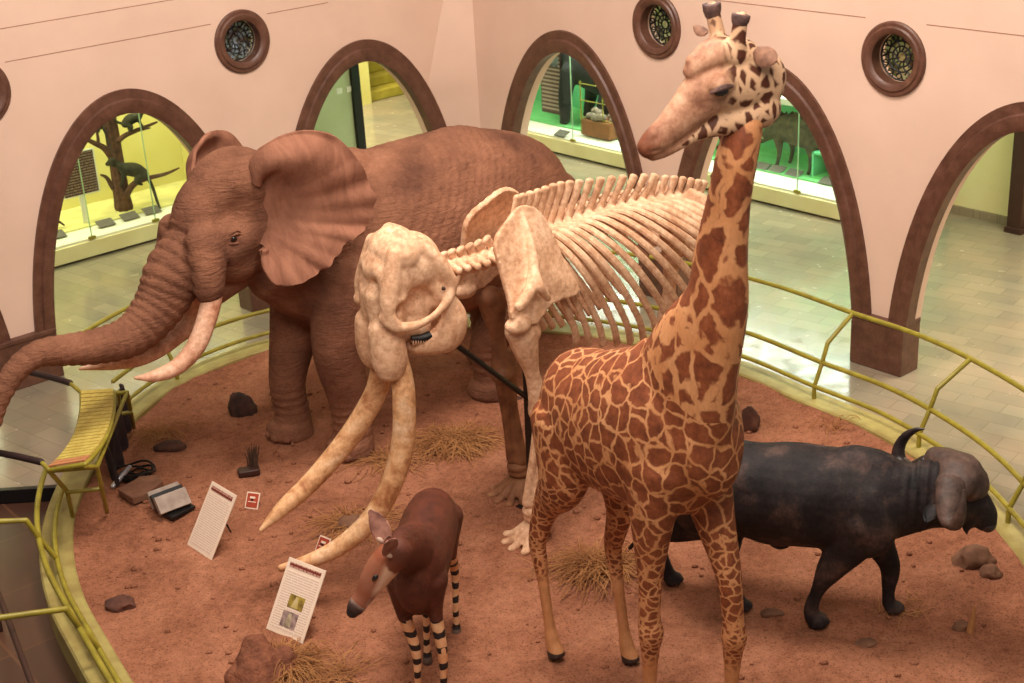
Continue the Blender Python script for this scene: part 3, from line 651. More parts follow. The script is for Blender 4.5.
# ------------------------------------------------------------------ things on the soil
def ground(px, py, z=.045): p = onz(px, py, z); return (float(p[0]), float(p[1]), soilz(p[0], p[1]))
m_print = mk_text('fine_panel_print', (230, 208, 188), (176, 146, 128), 1, 52, .42, 1, 0, .55)
m_panel = simple('cream_panel', (232, 210, 188), (222, 198, 176), 6, .6)
m_hdr = mk_text('header_band_print', (112, 48, 40), (206, 160, 140), 1, 30, .45, 1, 0)
def panel(label, bl, br, tl, tr, pics=False):
    """leaning printed panel; corners given by ground line and lifted top edge"""
    B0, B1 = np.array(ground(*bl)), np.array(ground(*br)); w = np.linalg.norm(B1-B0); x = (B1-B0)/w
    # top edge: same x direction, leaning back
    out = None; best = 1e9
    for lean in np.linspace(10, 75, 66):
        for h in np.linspace(.3, .9, 61):
            a = math.radians(lean); bk = np.cross(np.array([0, 0, 1.]), x); T0 = B0+h*(math.sin(a)*bk+math.cos(a)*np.array([0, 0, 1.])); T1 = T0+x*w
            e = sum(np.linalg.norm(np.array(pj(T))-np.array(p)) for T, p in ((T0, tl), (T1, tr)))
            if e < best: best = e; out = (a, h, bk)
    a, h, bk = out; y = math.sin(a)*bk+math.cos(a)*np.array([0, 0, 1.]); z = np.cross(x, y); print('panel', label[:20], round(math.degrees(a)), round(h, 2), round(w, 2), round(best, 1))
    e = bpy.data.objects.new('leaning_sign', None); COL.objects.link(e); e.matrix_world = Matrix([[x[i], y[i], z[i], B0[i]] for i in range(3)]+[[0, 0, 0, 1]]); tag(e, label, 'sign')
    bm = bmesh.new(); box2(bm, (0, 0, -.012), (w, h, 0)); build('board', bm, m_panel, e, smooth=False, bevel=.003)
    bm = bmesh.new(); box2(bm, (w*.07, h*.06, 0), (w*.93, h*.84, .002)); build('text_block', bm, m_print, e, smooth=False)
    bm = bmesh.new(); box2(bm, (w*.08, h*.885, 0), (w*.92, h*.95, .003)); build('header_band', bm, m_hdr, e, smooth=False)
    if pics:
        for (x0, y0, x1, y1), c1, c2 in (((.34, .38, .74, .56), (176, 150, 60), (90, 70, 40)), ((.30, .12, .70, .33), (84, 62, 62), (176, 150, 140))):
            bm = bmesh.new(); box2(bm, (w*x0, h*y0, 0), (w*x1, h*y1, .004)); build('photograph', bm, simple('small_photo', c1, c2, 18, .4), e, smooth=False)
            bm = bmesh.new(); xm = (x0+x1)/2; prism(bm, [(w*(xm-.1), h*(y0+.01)), (w*(xm+.08), h*(y0+.01)), (w*(xm+.03), h*(y1-.02)), (w*(xm-.03), h*(y1-.02))], .003, 'z', .003); build('photo_figure', bm, simple('photo_pale', (206, 190, 150), c1, 10, .4), e, smooth=False)
    bm = bmesh.new()
    tube(bm, [(w*.5, h*.7, -.01), (w*.5, h*.7-math.sin(a)*h*.55, -math.cos(a)*h*.55*.9-.0)], [.008, .008], 8, 1, (1, 0, 0)); build('prop_leg', bm, m_black, e)
    return e
def pj(P):
    v = np.array(P)-EYE; d = v@_fw; return 512+F*(v@_R)/d, 341.5-F*(v@_U)/d
panel('cream text panel with brown header leaning on the soil, no pictures', (187, 545), (211, 561), (212, 481), (237, 495))
panel('cream text panel with two small photographs beside the okapi', (266, 630), (302, 645), (289, 553), (325, 572), True)
m_red = simple('red_card', (176, 72, 44), (150, 58, 38), 10, .6)
def card(label, px, py, rz, w=.13, h=.15):
    g = ground(px, py); e = empty('small_card', label, 'sign', loc=g, rz=rz, group=None); R = rotm('X', -35)
    bm = bmesh.new(); box(bm, R @ Vector((0, 0, h/2)), (w, .008, h), R); build('card', bm, m_panel, e, smooth=False)
    bm = bmesh.new(); box(bm, R @ Vector((0, -.0055, h/2)), (w*.84, .003, h*.84), R); build('red_face', bm, m_red, e, smooth=False)
    bm = bmesh.new(); box(bm, R @ Vector((0, -.008, h*.68)), (w*.4, .002, h*.12), R); box(bm, R @ Vector((0, -.008, h*.42)), (w*.6, .002, h*.05), R); build('print', bm, m_panel, e, smooth=False)
    bm = bmesh.new(); tube(bm, [(0, .02, h*.6), (.02, .12, .0)], [.007]*2, 6, 1, (1, 0, 0)); build('prop_leg', bm, m_black, e)
card('small red card standing right of the plain text panel', 251, 508, -.35); card('small red card half hidden behind the curved skeleton tusk', 320, 553, -.7)
def rock(nm, label, cat, px, py, s, seed, mat, fr=None, rz=0, group=None, z=.0):
    random.seed(seed); g = ground(px, py); bm = bmesh.new(); bmesh.ops.create_icosphere(bm, subdivisions=3, radius=1)
    for v in bm.verts:
        k = 1+.38*noise.noise(v.co*1.3+Vector((seed*3.1, 0, 0)))+.14*noise.noise(v.co*4+Vector((0, seed, 0))); v.co = Vector((v.co.x*s[0]*k, v.co.y*s[1]*k, max(v.co.z*k, -.35)*s[2]))
    o = build(nm, bm, mat, sharp=50); o.location = (g[0], g[1], g[2]+s[2]*.3+z); o.rotation_euler = (0, 0, rz); return tag(o, label, cat, group)
m_slab = simple('brown_slab_stone', (132, 92, 70), (104, 68, 50), 7, .9, .5, 20)
def slabstone(nm, label, pts, z0, th, mat, cat='stone'):
    bm = bmesh.new(); P = [onz(x, y, z0) for x, y in pts]; c = sum(P)/len(P); prism(bm, [(p[0]-c[0], p[1]-c[1]) for p in P], th, 'z', 0)
    bmesh.ops.subdivide_edges(bm, edges=bm.edges, cuts=2)
    for v in bm.verts: v.co += Vector([.012*noise.noise(v.co*9+Vector((i*7, 0, 0))) for i in range(3)])
    o = build(nm, bm, mat, bevel=.006, sharp=30); o.location = (c[0], c[1], z0-.01); return tag(o, label, cat)
slabstone('flat_stone', 'flat brown stone slab beside the coil of dark cable', [(119, 495), (140, 482), (158, 480), (164, 487), (150, 498), (133, 504)], .09, .07, m_slab)
# grey speaker-like lamp fixtures on black feet
m_alu = simple('grey_fixture', (168, 152, 138), (130, 112, 100), 10, .5)
g = ground(172, 512); e = empty('ribbed_metal_box', 'grey and black ribbed metal box lying tilted left of the plain text panel', 'box', loc=g, rz=.65)
for i, (y, c) in enumerate(((-.05, m_alu), (.02, m_black), (.09, m_alu))):
    R = rotm('X', -38); bm = bmesh.new(); box(bm, Vector((0, y, .12)), (.30, .055, .16), R); build('housing', bm, c, e, smooth=False, bevel=.006)
bm = bmesh.new(); box(bm, (.03, -.1, .03), (.26, .13, .03), rotm('Z', 12)); build('foot_plate', bm, m_black, e, smooth=False, bevel=.006)
bm = bmesh.new(); tube(bm, [(-.1, -.06, .04), (.0, .1, .02), (.16, .04, .03)], [.012]*3, 8); build('bracket', bm, m_black, e)
g = ground(135, 478); bm = bmesh.new(); random.seed(3)
for j in range(5):
    r = .08+.018*j; P = [(r*math.cos(a+j)*1.3, r*math.sin(a+j), .03+.03*j*.6+.02*math.sin(3*a+j)) for a in np.linspace(0, 5.9, 14)]; tube(bm, P, [.011]*14, 7, 2, (0, 0, 1))
o = tag(build('cable_coil', bm, m_black), 'coil of dark cable lying by the flat stone', 'cable'); o.location = g
g = ground(124, 484); bm = bmesh.new(); tube(bm, [(-.07, -.12, .04), (.0, 0, .09), (.05, .1, .12)], [.022, .026, .02], 12, 3, (0, 0, 1)); o = tag(build('metal_connector', bm, simple('bright_metal', (206, 204, 208), (150, 146, 150), 20, .3, metal=.6)), 'small silver metal tube leaning on the flat stone', 'connector'); o.location = g
# dark stumps and stones
rock('dark_stone', 'dark pointed stone between the elephant trunk tip and foot, upper left soil', 'stone', 243, 412, (.14, .11, .17), 2, simple('dark_stone_a', (84, 54, 44), (40, 26, 24), 9, .9, .8, 20))
rock('dark_stone', 'low dark stone beside dry twigs near the slatted desk', 'stone', 170, 449, (.15, .09, .06), 5, simple('dark_stone_b', (96, 62, 48), (48, 32, 28), 9, .9, .8, 20))
rock('dung_lump', 'dark crumbly lump on the soil inside the lower left railing', 'lump', 120, 606, (.12, .09, .06), 8, simple('lump', (104, 64, 50), (60, 36, 30), 9, .9, .8, 20))
rock('rock', 'larger brown rock below the buffalo head', 'rock', 975, 563, (.16, .12, .1), 11, m_stone)
rock('rock', 'smaller brown rock right of the larger one below the buffalo head', 'rock', 990, 576, (.08, .07, .06), 12, m_stone)
rock('pale_stone', 'small pale stone on open soil behind the giraffe left foreleg', 'stone', 771, 614, (.085, .05, .03), 14, m_stone)
rock('pale_stone', 'low flat stone half sunk in soil below the buffalo forelegs', 'stone', 866, 641, (.08, .05, .02), 15, m_stone)
rock('pale_stone', 'small rounded stone next to the upright pale splinter', 'stone', 960, 628, (.06, .05, .05), 16, m_stone)
rock('brown_rock', 'brown jagged rock behind the giraffe chest at the pit edge', 'rock', 750, 430, (.10, .10, .17), 17, simple('jag', (96, 56, 38), (60, 36, 28), 8, .9, .7, 20))
rock('buried_stone', 'long low stone by the far rim behind the skeleton post', 'stone', 500, 400, (.2, .06, .035), 19, simple('dark_stone_c', (84, 54, 44), (40, 26, 24), 9, .9, .8, 20))
g = ground(970, 632); bm = bmesh.new(); tube(bm, [(0, 0, 0), (.02, .02, .1), (.03, .03, .2)], [.03, .022, .004], 8, 3); o = tag(build('bone_splinter', bm, m_straw), 'upright pale splinter sticking out of the soil at the right', 'splinter'); o.location = g
# plant stub and mound
g = ground(253, 470); e = empty('dry_plant_stub', 'tuft of dark dry stems on a small stone by the plain text panel', 'plant', loc=g)
bm = bmesh.new(); box(bm, (-.03, -.05, .03), (.2, .12, .06), rotm('Z', 15)); bmesh.ops.subdivide_edges(bm, edges=bm.edges, cuts=1); build('base_stone', bm, m_darkbrown, e, bevel=.012)
bm = bmesh.new(); random.seed(4)
for j in range(26):
    a = random.uniform(0, 6.3); r = random.uniform(0, .05); tube(bm, [(r*math.cos(a), r*math.sin(a)+.02, .04), (r*1.3*math.cos(a)+.01, r*1.3*math.sin(a)+.03, .14), (r*1.9*math.cos(a)+.02, r*1.9*math.sin(a)+.04, .19+random.uniform(0, .1))], [.008, .006, .002], 5, 2)
tag(build('stems', bm, simple('dark_stems', (92, 64, 46), (50, 34, 28), 20, .9), e), kind='stuff')
def straw(label, px, py, rx, ry, h, n, seed, ln=.35, mat=None, arch=.6, rz=0):
    random.seed(seed); g = ground(px, py); bm = bmesh.new()
    for j in range(int(n*1.5)):
        a = random.uniform(0, 6.28); q = math.sqrt(random.random()); x, y = rx*q*math.cos(a)*.7, ry*q*math.sin(a)*.7; d = random.uniform(0, 6.28); l = ln*random.uniform(.5, 1.2); hh = h*(1-q*.7)*random.uniform(.3, 1.2)
        P = [(x, y, .01), (x+math.cos(d)*l*.4, y+math.sin(d)*l*.4, hh*arch+.02), (x+math.cos(d)*l*.8, y+math.sin(d)*l*.8, hh*.55+.01), (x+math.cos(d)*l, y+math.sin(d)*l, .015)]
        if random.random() < .3: P = P[:3]
        tube(bm, P, [.0028]*len(P), 4, 3, (0, 0, 1), caps=False)
    o = tag(build('dry_grass', bm, mat or m_straw), label, 'dry grass', kind='stuff'); o.location = g; o.rotation_euler = (0, 0, rz); return o
straw('heap of dry straw on the soil between the tusks and the skeleton forefeet', 452, 444, .42, .28, .22, 420, 21)
straw('thin dry grass behind the elephant left forefoot', 385, 462, .3, .2, .1, 110, 22)
straw('loose straw ring around the small stone behind the okapi head', 355, 525, .32, .24, .12, 150, 23)
straw('dry grass clump behind the giraffe hind legs', 598, 572, .30, .24, .2, 260, 24)
straw('straw tuft leaning on the mud mound at the bottom edge', 288, 668, .2, .18, .25, 260, 25, .28)
straw('sparse twigs near the slatted desk and the low dark stone', 160, 436, .22, .2, .16, 90, 26, .3)
straw('sparse pale straw lying below the buffalo forefeet', 905, 608, .35, .12, .02, 26, 27, .2)
straw('few pale stems at the pit edge behind the buffalo back', 835, 432, .14, .1, .3, 14, 28, .25)
straw('scattered straw on open soil beside the skeleton hind toes', 556, 575, .35, .15, .03, 24, 29, .25)
straw('wisps of straw right of the mud mound at the bottom', 330, 676, .25, .2, .12, 60, 30, .3)
g = ground(357, 533); rock('buried_stone', 'rounded brown stone ringed with straw behind the okapi head', 'stone', 352, 527, (.14, .11, .07), 31, m_stone)
g = ground(262, 672); bm = bmesh.new()
tube(bm, [(-.02, -.1, -.05), (-.02, -.05, .12), (-.03, .03, .3)], [.24, .19, .09], 16); tube(bm, [(-.16, -.16, 0), (-.18, -.14, .12), (-.17, -.12, .17)], [.1, .07, .05], 12); tube(bm, [(.15, 0, 0), (.17, .05, .14)], [.14, .09], 12)
MM = Mat('mud_mound', .95, .1); MM.color(MM.ramp(MM.noise(9, 6, .7), [(.3, (92, 56, 44)), (.7, (150, 96, 72))])); MM.bump(MM.noise(22, 6), .9, .03)
o = organic('mud_mound', bm, MM.m, None, None, .02, 2, dents=[((-.03, .06, .40), (.05, .05, .09), .12), ((-.17, -.12, .22), (.03, .03, .06), .05)], fn=lambda co, no: np.array([.012*noise.noise(Vector(c*14)) for c in co])); o.location = (g[0], g[1], g[2]-.03); tag(o, 'mud mound with a dark hole at the bottom edge below the picture panel', 'mound')
bm = bmesh.new(); ell(bm, (-.03, .055, .33), (.035, .03, .02)); 
random.seed(77); bm = bmesh.new()
for j in range(420):
    a = random.uniform(0, 6.283); q = math.sqrt(random.random())*.97; i = int(a/6.283*len(inner)) % len(inner); p = cen+(inner[i]-cen)*q; r = random.uniform(.008, .028)
    bmesh.ops.create_icosphere(bm, subdivisions=1, radius=r, matrix=Matrix.Translation((p[0], p[1], soilz(p[0], p[1])+r*.3)) @ Matrix.Diagonal((random.uniform(.8, 1.6), random.uniform(.8, 1.3), .7, 1)))
tag(build('soil_clods', bm, m_soil, sharp=180), 'small crumbs of red soil strewn over the whole pit', 'soil crumbs', kind='stuff')
# dark handrail in the lower corner
P0, P1 = onz(0, 598, .6), onz(34, 690, .6); bm = bmesh.new(); dd = P1-P0; tube(bm, [tuple(P0-dd*.8), tuple(P1+dd)], [.022]*2, 10, 1, (0, 0, 1)); e = empty('dark_handrail', 'dark pipe handrail crossing the bottom left corner over the brown floor', 'handrail', loc=(0, 0, 0)); build('pipe', bm, m_darkbrown, e)
for t in (-.6, 1.6):
    q = P0+dd*t; bm = bmesh.new(); tube(bm, [(q[0], q[1], -.14), (q[0], q[1], .6)], [.02]*2, 10, 1, (1, 0, 0)); build('post', bm, m_darkbrown, e)
# ================================================================== bull elephant
GZ = .045
def mk_hide(name, c1, c2, c3, scl=1.0):
    M = Mat(name, .85, .15)
    a = M.noise(1.6*scl, 6, .62); w = M.warp(.12, 3); v = M.voro(16*scl, 'DISTANCE_TO_EDGE', w); v2 = M.voro(42*scl, 'DISTANCE_TO_EDGE', w)
    cr = M.ramp(v, [(.0, (175, 160, 150)), (.12, (255, 255, 255))]); base = M.ramp(a, [(.3, c2), (.55, c1), (.75, c3)])
    M.color(M.mix(base, cr, .22, 'MULTIPLY'))
    d = M.noise(5, 5, .6, M.mapping((1, 1, 4)), 1.2)
    M.bump(v2, .22, .008, M.bump(v, .22, .012, M.bump(M.noise(18, 7, .75), .45, .03, M.bump(d, .5, .05)))); return M.m
m_hide = mk_hide('elephant_hide', (136, 92, 70), (96, 62, 48), (160, 112, 88))
m_earhide = Mat('elephant_ear_hide', .85, .15); _d = m_earhide.noise(3, 5, .6, m_earhide.mapping((3, 1, .8)), .8); m_earhide.color(m_earhide.ramp(_d, [(.3, (122, 80, 62)), (.7, (154, 106, 84))])); m_earhide.bump(m_earhide.noise(26, 5, .65), .35, .015, m_earhide.bump(_d, .4, .03)); m_earhide = m_earhide.m
def mk_ivory(name, c1, c2, c3):
    M = Mat(name, .5, .35); a = M.noise(5, 6, .6, M.mapping((1, 1, 1)), .6); b = M.noise(26, 5, .7)
    M.color(M.mix(M.ramp(a, [(.32, c3), (.5, c1), (.7, c2)]), M.ramp(b, [(.35, (178, 146, 112)), (.6, (255, 255, 255))]), .5, 'MULTIPLY')); M.bump(b, .2, .01); return M.m
m_ivory = mk_ivory('elephant_ivory', (226, 178, 148), (236, 196, 168), (186, 128, 98))
m_eye = simple('dark_eye', (26, 18, 16), None, 5, .15, spec=.7)
EL = Frame((-1.88, 12.5), (-.8, -.6))
E1 = empty('elephant', 'large red-brown bull elephant with raised curling trunk and spread ear', 'elephant', EL)
bm = bmesh.new(); g = lambda x, y, v=0: EL.px(x, y, v)
tube(bm, [(-2.95, 0, 1.72), (-2.6, 0, 1.80), (-1.9, 0, 1.86), (-1.3, 0, 1.86), (-.7, 0, 1.88), (-.2, 0, 1.98), (.15, 0, 2.12)],
     [(.36, .42), (.60, .74), (.74, .90), (.80, .92), (.76, .88), (.60, .74), (.44, .60)], 28, 6)
ell(bm, (-1.75, 0, 2.25), (.72, .42, .56)); ell(bm, (-.55, 0, 2.35), (.5, .34, .5))
# head
ell(bm, (.60, 0, 2.66), (.46, .36, .44), rotm('Y', 20)); ell(bm, (.36, 0, 2.42), (.50, .40, .55)); ell(bm, (.92, 0, 2.48), (.30, .29, .46), rotm('Y', -14)); ell(bm, (.72, 0, 2.2), (.30, .34, .32))
for s in (-1, 1):
    ell(bm, (.52, .18*s, 2.80), (.34, .20, .26)); ell(bm, (.72, .27*s, 2.36), (.26, .12, .26))
    V = lambda x, y, v: (lambda p: (p[0], p[1]*s, p[2]))(EL.px(x, y, v)); tube(bm, [V(206, 238, .26), V(208, 262, .32), V(209, 282, .34), V(209, 292, .34)], [(.13, .19), (.13, .17), (.125, .145), (.115, .135)], 18, 5)
# trunk
tc = [(.98, 0, 2.30), (1.17, 0, 2.08), (1.36, 0, 1.88), (1.62, 0, 1.72), (1.98, 0, 1.63), (2.32, 0, 1.62), (2.62, 0, 1.60), (2.86, 0, 1.48), (3.0, 0, 1.30), (3.05, 0, 1.12)]
tc = [(.98, 0, 2.30), g(176, 272), g(160, 304), g(134, 334), g(99, 346), g(66, 350), g(38, 354), g(16, 370), g(0, 398), g(-8, 425)]
tr = [.30, .27, .225, .185, .155, .135, .115, .10, .085, .075]
tube(bm, tc, tr, 20, 6)
# lower lip
tube(bm, [(.6, 0, 1.98), (.85, 0, 1.84), (1.02, 0, 1.72)], [(.17, .14), (.12, .10), (.05, .05)], 12)
# legs
fl, fr_ = EL.pz(354, 452, GZ), EL.pz(294, 434, GZ)
def leg(top, mid, foot, r0, r1, r2, rf):
    tube(bm, [top, mid, (foot[0], foot[1], .62), (foot[0]-.01, foot[1], .25), (foot[0]+.02, foot[1], .10)], [r0, r1, r2, r2*1.0, rf], 20, 6)
    tube(bm, [(foot[0]+.03, foot[1], .20), (foot[0]+.04, foot[1], .06)], [rf*.92, rf*1.03], 20, 2, (0, 1, 0), flat=True)
leg((-.28, .40, 1.75), (-.05, fl[1]*1.0, 1.15), fl, (.34, .42), (.24, .27), .19, .235); leg((-.28, -.40, 1.75), (-.02, fr_[1], 1.15), fr_, (.32, .40), (.23, .26), .18, .225)
hl, hr = EL.pz(492, 394, GZ), (-2.35, -.42, GZ)
leg((-2.2, .36, 1.6), (-2.05, .42, 1.0), hl, (.38, .50), (.27, .30), .19, .22); leg((-2.3, -.36, 1.6), (-2.35, -.42, 1.0), hr, (.38, .50), (.27, .30), .19, .22)
def el_fn(co, no):
    d = np.zeros(len(co))
    s, q = near_curve(co, tc); L = s/.088; w = np.clip((1.9-s)/1.9, 0, 1)
    ring = np.abs(np.sin(np.pi*(L+.5*np.sin(co[:, 1]*9)*.35)))**.6
    on = (q < .36) & (co[:, 0] > .98) & (s > .05); d += np.where(on, (ring-.7)*.028*(.4+.6*w), 0)
    # long skin folds on flank and knees
    u, v, z = co.T
    fl_ = np.exp(-((u+.25)/.35)**2)*np.exp(-((z-2.0)/.55)**2); d += fl_*.016*np.sin((u*1.0+z*.35)*42)
    kn = np.exp(-((z-.42)/.16)**2); d += kn*.010*np.sin(z*75+np.sin(u*9))
    body = np.exp(-((u+1.4)/1.0)**2)*np.clip((z-1.0), 0, 1); d += body*.0045*np.sin((u*.9+z*.7)*62+4*np.sin(u*3+z*2))
    return d
EB = organic('body', bm, m_hide, E1, None, .024, 5, fn=el_fn, dents=[((.78, .36, 2.60), (.16, .12, .16), .07), ((.78, -.36, 2.60), (.16, .12, .16), .07), ((.86, .36, 2.36), (.07, .08, .05), .03), ((.62, .40, 2.18), (.14, .14, .12), .04)])
for s in (1, -1):
    bm = bmesh.new(); ell(bm, (.815, .335*s, 2.40), (.042, .028, .034)); build('eye', bm, m_eye, E1)
    bm = bmesh.new()
    for dz, w in ((.045, .014), (-.04, .012), (.075, .010)): tube(bm, [(.74, .335*s, 2.39+dz*.4), (.80, .362*s, 2.40+dz), (.88, .325*s, 2.385+dz*.5)], [w]*3, 8, 4, (0, 0, 1))
    build('eyelid', bm, m_hide, E1)
    # tusks
    if s > 0: P = [EL.px(212, 296, .34), EL.px(207, 318, .36), EL.px(196, 346, .37), EL.px(178, 366, .36), EL.px(155, 376, .34), EL.px(135, 378, .32)]
    T0 = [EL.px(212, 278, .33)]+P if s > 0 else [(.97, -.32, 1.98), EL.px(190, 318, -.36), EL.px(170, 340, -.36), EL.px(142, 356, -.35), EL.px(112, 362, -.34), EL.px(80, 369, -.33)]
    bm = bmesh.new(); tube(bm, T0, [.090, .090, .088, .084, .072, .052, .012][:len(T0)-1]+[.012], 16, 6); build('tusk', bm, m_ivory, E1)
    # ear
    O = [g(250, 176, .30), g(252, 158, .34), g(268, 142, .46), g(298, 131, .62), g(330, 134, .74), g(352, 152, .80), g(368, 178, .84), g(375, 204, .86), g(366, 228, .84), g(348, 243, .82), g(334, 260, .80), g(318, 274, .76), g(298, 284, .70), g(278, 286, .62), g(265, 272, .54), g(261, 250, .46)]
    H = [g(256, 186, .32), g(258, 180, .31), g(260, 176, .30), g(261, 176, .30), g(262, 182, .30), g(263, 190, .30), g(263, 200, .30), g(263, 208, .30), g(263, 216, .30), g(263, 222, .30), g(263, 228, .30), g(263, 233, .31), g(263, 238, .32), g(263, 242, .33), g(263, 246, .35), g(262, 247, .37)]
    O2, H2 = catmull(O, 8), catmull(H, 8); NT = len(O2); NSg = 26; G = []
    for i in range(NT):
        t = i/(NT-1); row = []
        for j in range(NSg):
            q = j/(NSg-1); p = H2[i]*(1-q)+O2[i]*q
            out = .16*math.sin(math.pi*min(1, q*1.1))*math.exp(-((t-.22)/.16)**2)+.05*math.sin(math.pi*q)
            out += (.016*math.sin(t*58)+.012*math.sin(t*101+1))*q*q*(1 if t > .35 else .3)
            if t > .42: p = p+(O2[i]-H2[i])*.012*math.sin(t*130)*max(0, q-.8)*5
            fold = -.10*math.exp(-((q-.22)/.10)**2)*math.exp(-((t-.42)/.16)**2)
            p = p+np.array([.15*out, out+fold, 0]); row.append((p[0], p[1]*s, p[2]))
        G.append(row)
    if s < 0:
        G = [[(x+.25, y*.95, z-.17) for x, y, z in r] for r in G]
    bm = bmesh.new(); th = np.array([[.07*(1-q)**.8+.028 for q in np.linspace(0, 1, NSg)]]*NT); sheet(bm, G, th); build('ear', bm, m_earhide, E1, sharp=80)
bm = bmesh.new(); tube(bm, [(-2.9, -.1, 2.05), (-3.02, -.16, 1.7), (-3.02, -.2, 1.2), (-2.98, -.2, .9)], [.07, .05, .03, .02], 10); build('tail', bm, m_hide, E1)
for f in (fl, fr_):
    for a in (-.9, -.3, .3, .9):
        bm = bmesh.new(); ell(bm, (f[0]+.035+.222*math.cos(a), f[1]+.222*math.sin(a), .10), (.026, .045, .035), rotm('Z', math.degrees(a))); build('toenail', bm, m_hide, E1)
def frmat(fr): return Matrix([[fr.f[i], fr.l[i], (0, 0, 1)[i], fr.O[i]] for i in range(3)]+[[0, 0, 0, 1]])
# ================================================================== mounted elephant skeleton
def mk_bone():
    M = Mat('old_bone', .6, .3); a = M.noise(3.5, 6, .65, None, .4); b = M.noise(20, 5, .7)
    M.color(M.mix(M.ramp(a, [(.28, (190, 140, 104)), (.5, (226, 184, 148)), (.7, (238, 202, 168))]), M.ramp(b, [(.36, (170, 128, 92)), (.58, (255, 255, 255))]), .5, 'MULTIPLY'))
    M.bump(b, .25, .012, M.bump(M.noise(7, 4), .3, .03)); return M.m
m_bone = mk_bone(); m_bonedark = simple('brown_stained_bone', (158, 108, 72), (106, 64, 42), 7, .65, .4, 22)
m_tusk2 = mk_ivory('old_ivory', (226, 176, 128), (240, 204, 166), (176, 116, 74))
SK = Frame((.03, 10.87), (-.75, -.66)); S = SK.px
SE = empty('elephant_skeleton', 'mounted elephant skeleton with pale skull and very long curved tusks', 'skeleton', SK)
def bone(nm, P, R, par=SE, m=None, n=12, k=4, side=(0, 1, 0), knobs=True):
    bm = bmesh.new(); tube(bm, P, R, n, k, side); return build(nm, bm, m or m_bone, par)
# the skull is turned a little on the neck, so it has a frame of its own
SKM = frmat(SK); _o = SK.world((1.05, 0, 0)); SH = Frame((_o[0], _o[1]), (-.90, -.44)); SREL = SKM.inverted() @ frmat(SH); SB = S; S = SH.px
_n0 = len(SE.children)
# --- skull
bm = bmesh.new()
tube(bm, [S(398, 246, 0), S(388, 272, 0), S(384, 305, 0), S(386, 335, 0), S(386, 355, 0)], [(.20, .17), (.27, .20), (.25, .17), (.215, .13), (.23, .14)], 24, 6)
ell(bm, S(412, 262, 0), (.22, .25, .24)); ell(bm, S(432, 284, 0), (.18, .24, .20)); ell(bm, S(412, 295, 0), (.22, .17, .22)); ell(bm, S(402, 322, 0), (.22, .15, .16)); ell(bm, S(379, 285, 0), (.12, .31, .26)); ell(bm, S(381, 340, 0), (.12, .25, .25)); ell(bm, S(384, 312, 0), (.12, .27, .16)); ell(bm, S(395, 250, 0), (.20, .27, .17))
for s in (-1, 1):
    V = lambda x, y, v: (lambda p: (p[0], p[1]*s, p[2]))(S(x, y, v))
    tube(bm, [V(384, 330, .13), V(388, 350, .145), V(390, 362, .15), V(391, 368, .15)], [(.12, .13), (.135, .145), (.135, .14), (.12, .125)], 18, 5)
    tube(bm, [V(398, 236, .09), V(420, 246, .16), V(440, 264, .21), V(451, 284, .22)], [.06, .06, .065, .06], 12, 5)          # crest line over the temple
    tube(bm, [V(394, 254, .20), V(391, 282, .23), V(389, 305, .26), V(395, 322, .29)], [.06, .075, .07, .055], 12, 5)            # brow in front of the eye
    tube(bm, [V(384, 318, .25), V(398, 327, .30), V(416, 325, .31), V(432, 316, .31), V(444, 304, .28), V(450, 292, .24)], [.05, .05, .04, .04, .045, .05], 12, 5)   # cheek arch
    tube(bm, [V(398, 301, .27), V(406, 297, .24)], [.035, .025], 8, 3)
    ell(bm, V(448, 288, .20), (.07, .07, .08))
    tube(bm, [V(404, 330, .12), V(424, 328, .12)], [(.07, .09), (.07, .09)], 12, 3)
sd = []
for s in (-1, 1):
    V = lambda x, y, v: (lambda p: (p[0], p[1]*s, p[2]))(S(x, y, v))
    sd += [(V(374, 284, .10), (.08, .07, .06), .09), (V(398, 313, .26), (.05, .06, .05), .05), (V(420, 304, .20), (.12, .10, .10), .085), (V(396, 312, .27), (.05, .06, .05), .04)]
sd += [(S(370, 283, 0), (.10, .12, .05), .06), (S(364, 335, 0), (.12, .05, .22), .05), (S(398, 228, 0), (.2, .05, .1), .04)]
SKL = organic('skull', bm, m_bone, SE, None, .013, 12, dents=sd, fn=lambda co, no: np.array([.002*noise.noise(Vector(c*6)) for c in co]))
bm = bmesh.new(); ell(bm, S(443.5, 288.5, .285), .016); ell(bm, S(374, 334, .12), .008); build('nerve_opening', bm, m_darkbrown, SE)
# --- lower jaw
bm = bmesh.new()
for s in (-1, 1):
    V = lambda x, y, v: (lambda p: (p[0], p[1]*s, p[2]))(S(x, y, v))
    tube(bm, [V(448, 300, .22), V(454, 318, .23), V(448, 335, .22), V(434, 342, .19), V(418, 345, .14), V(408, 344, .08)], [(.05, .07), (.075, .11), (.09, .13), (.085, .10), (.075, .075), (.06, .05)], 16, 5)
organic('lower_jaw', bm, m_bone, SE, None, .014, 4)
for s in (-1, 1):
    V = lambda x, y, v: (lambda p: (p[0], p[1]*s, p[2]))(S(x, y, v))
    bm = bmesh.new(); tube(bm, [V(411, 340, .19), V(421, 339, .20), V(431, 335, .21)], [(.035, .035)]*3, 10, 2, flat=True); build('molar_row', bm, m_black, SE)
    bm = bmesh.new()
    for i in range(8): ell(bm, V(412.5+2.4*i, 342.5-.5*i, .205), (.009, .035, .028), None, 8, 6)
    build('molar_ridges', bm, m_bone, SE)
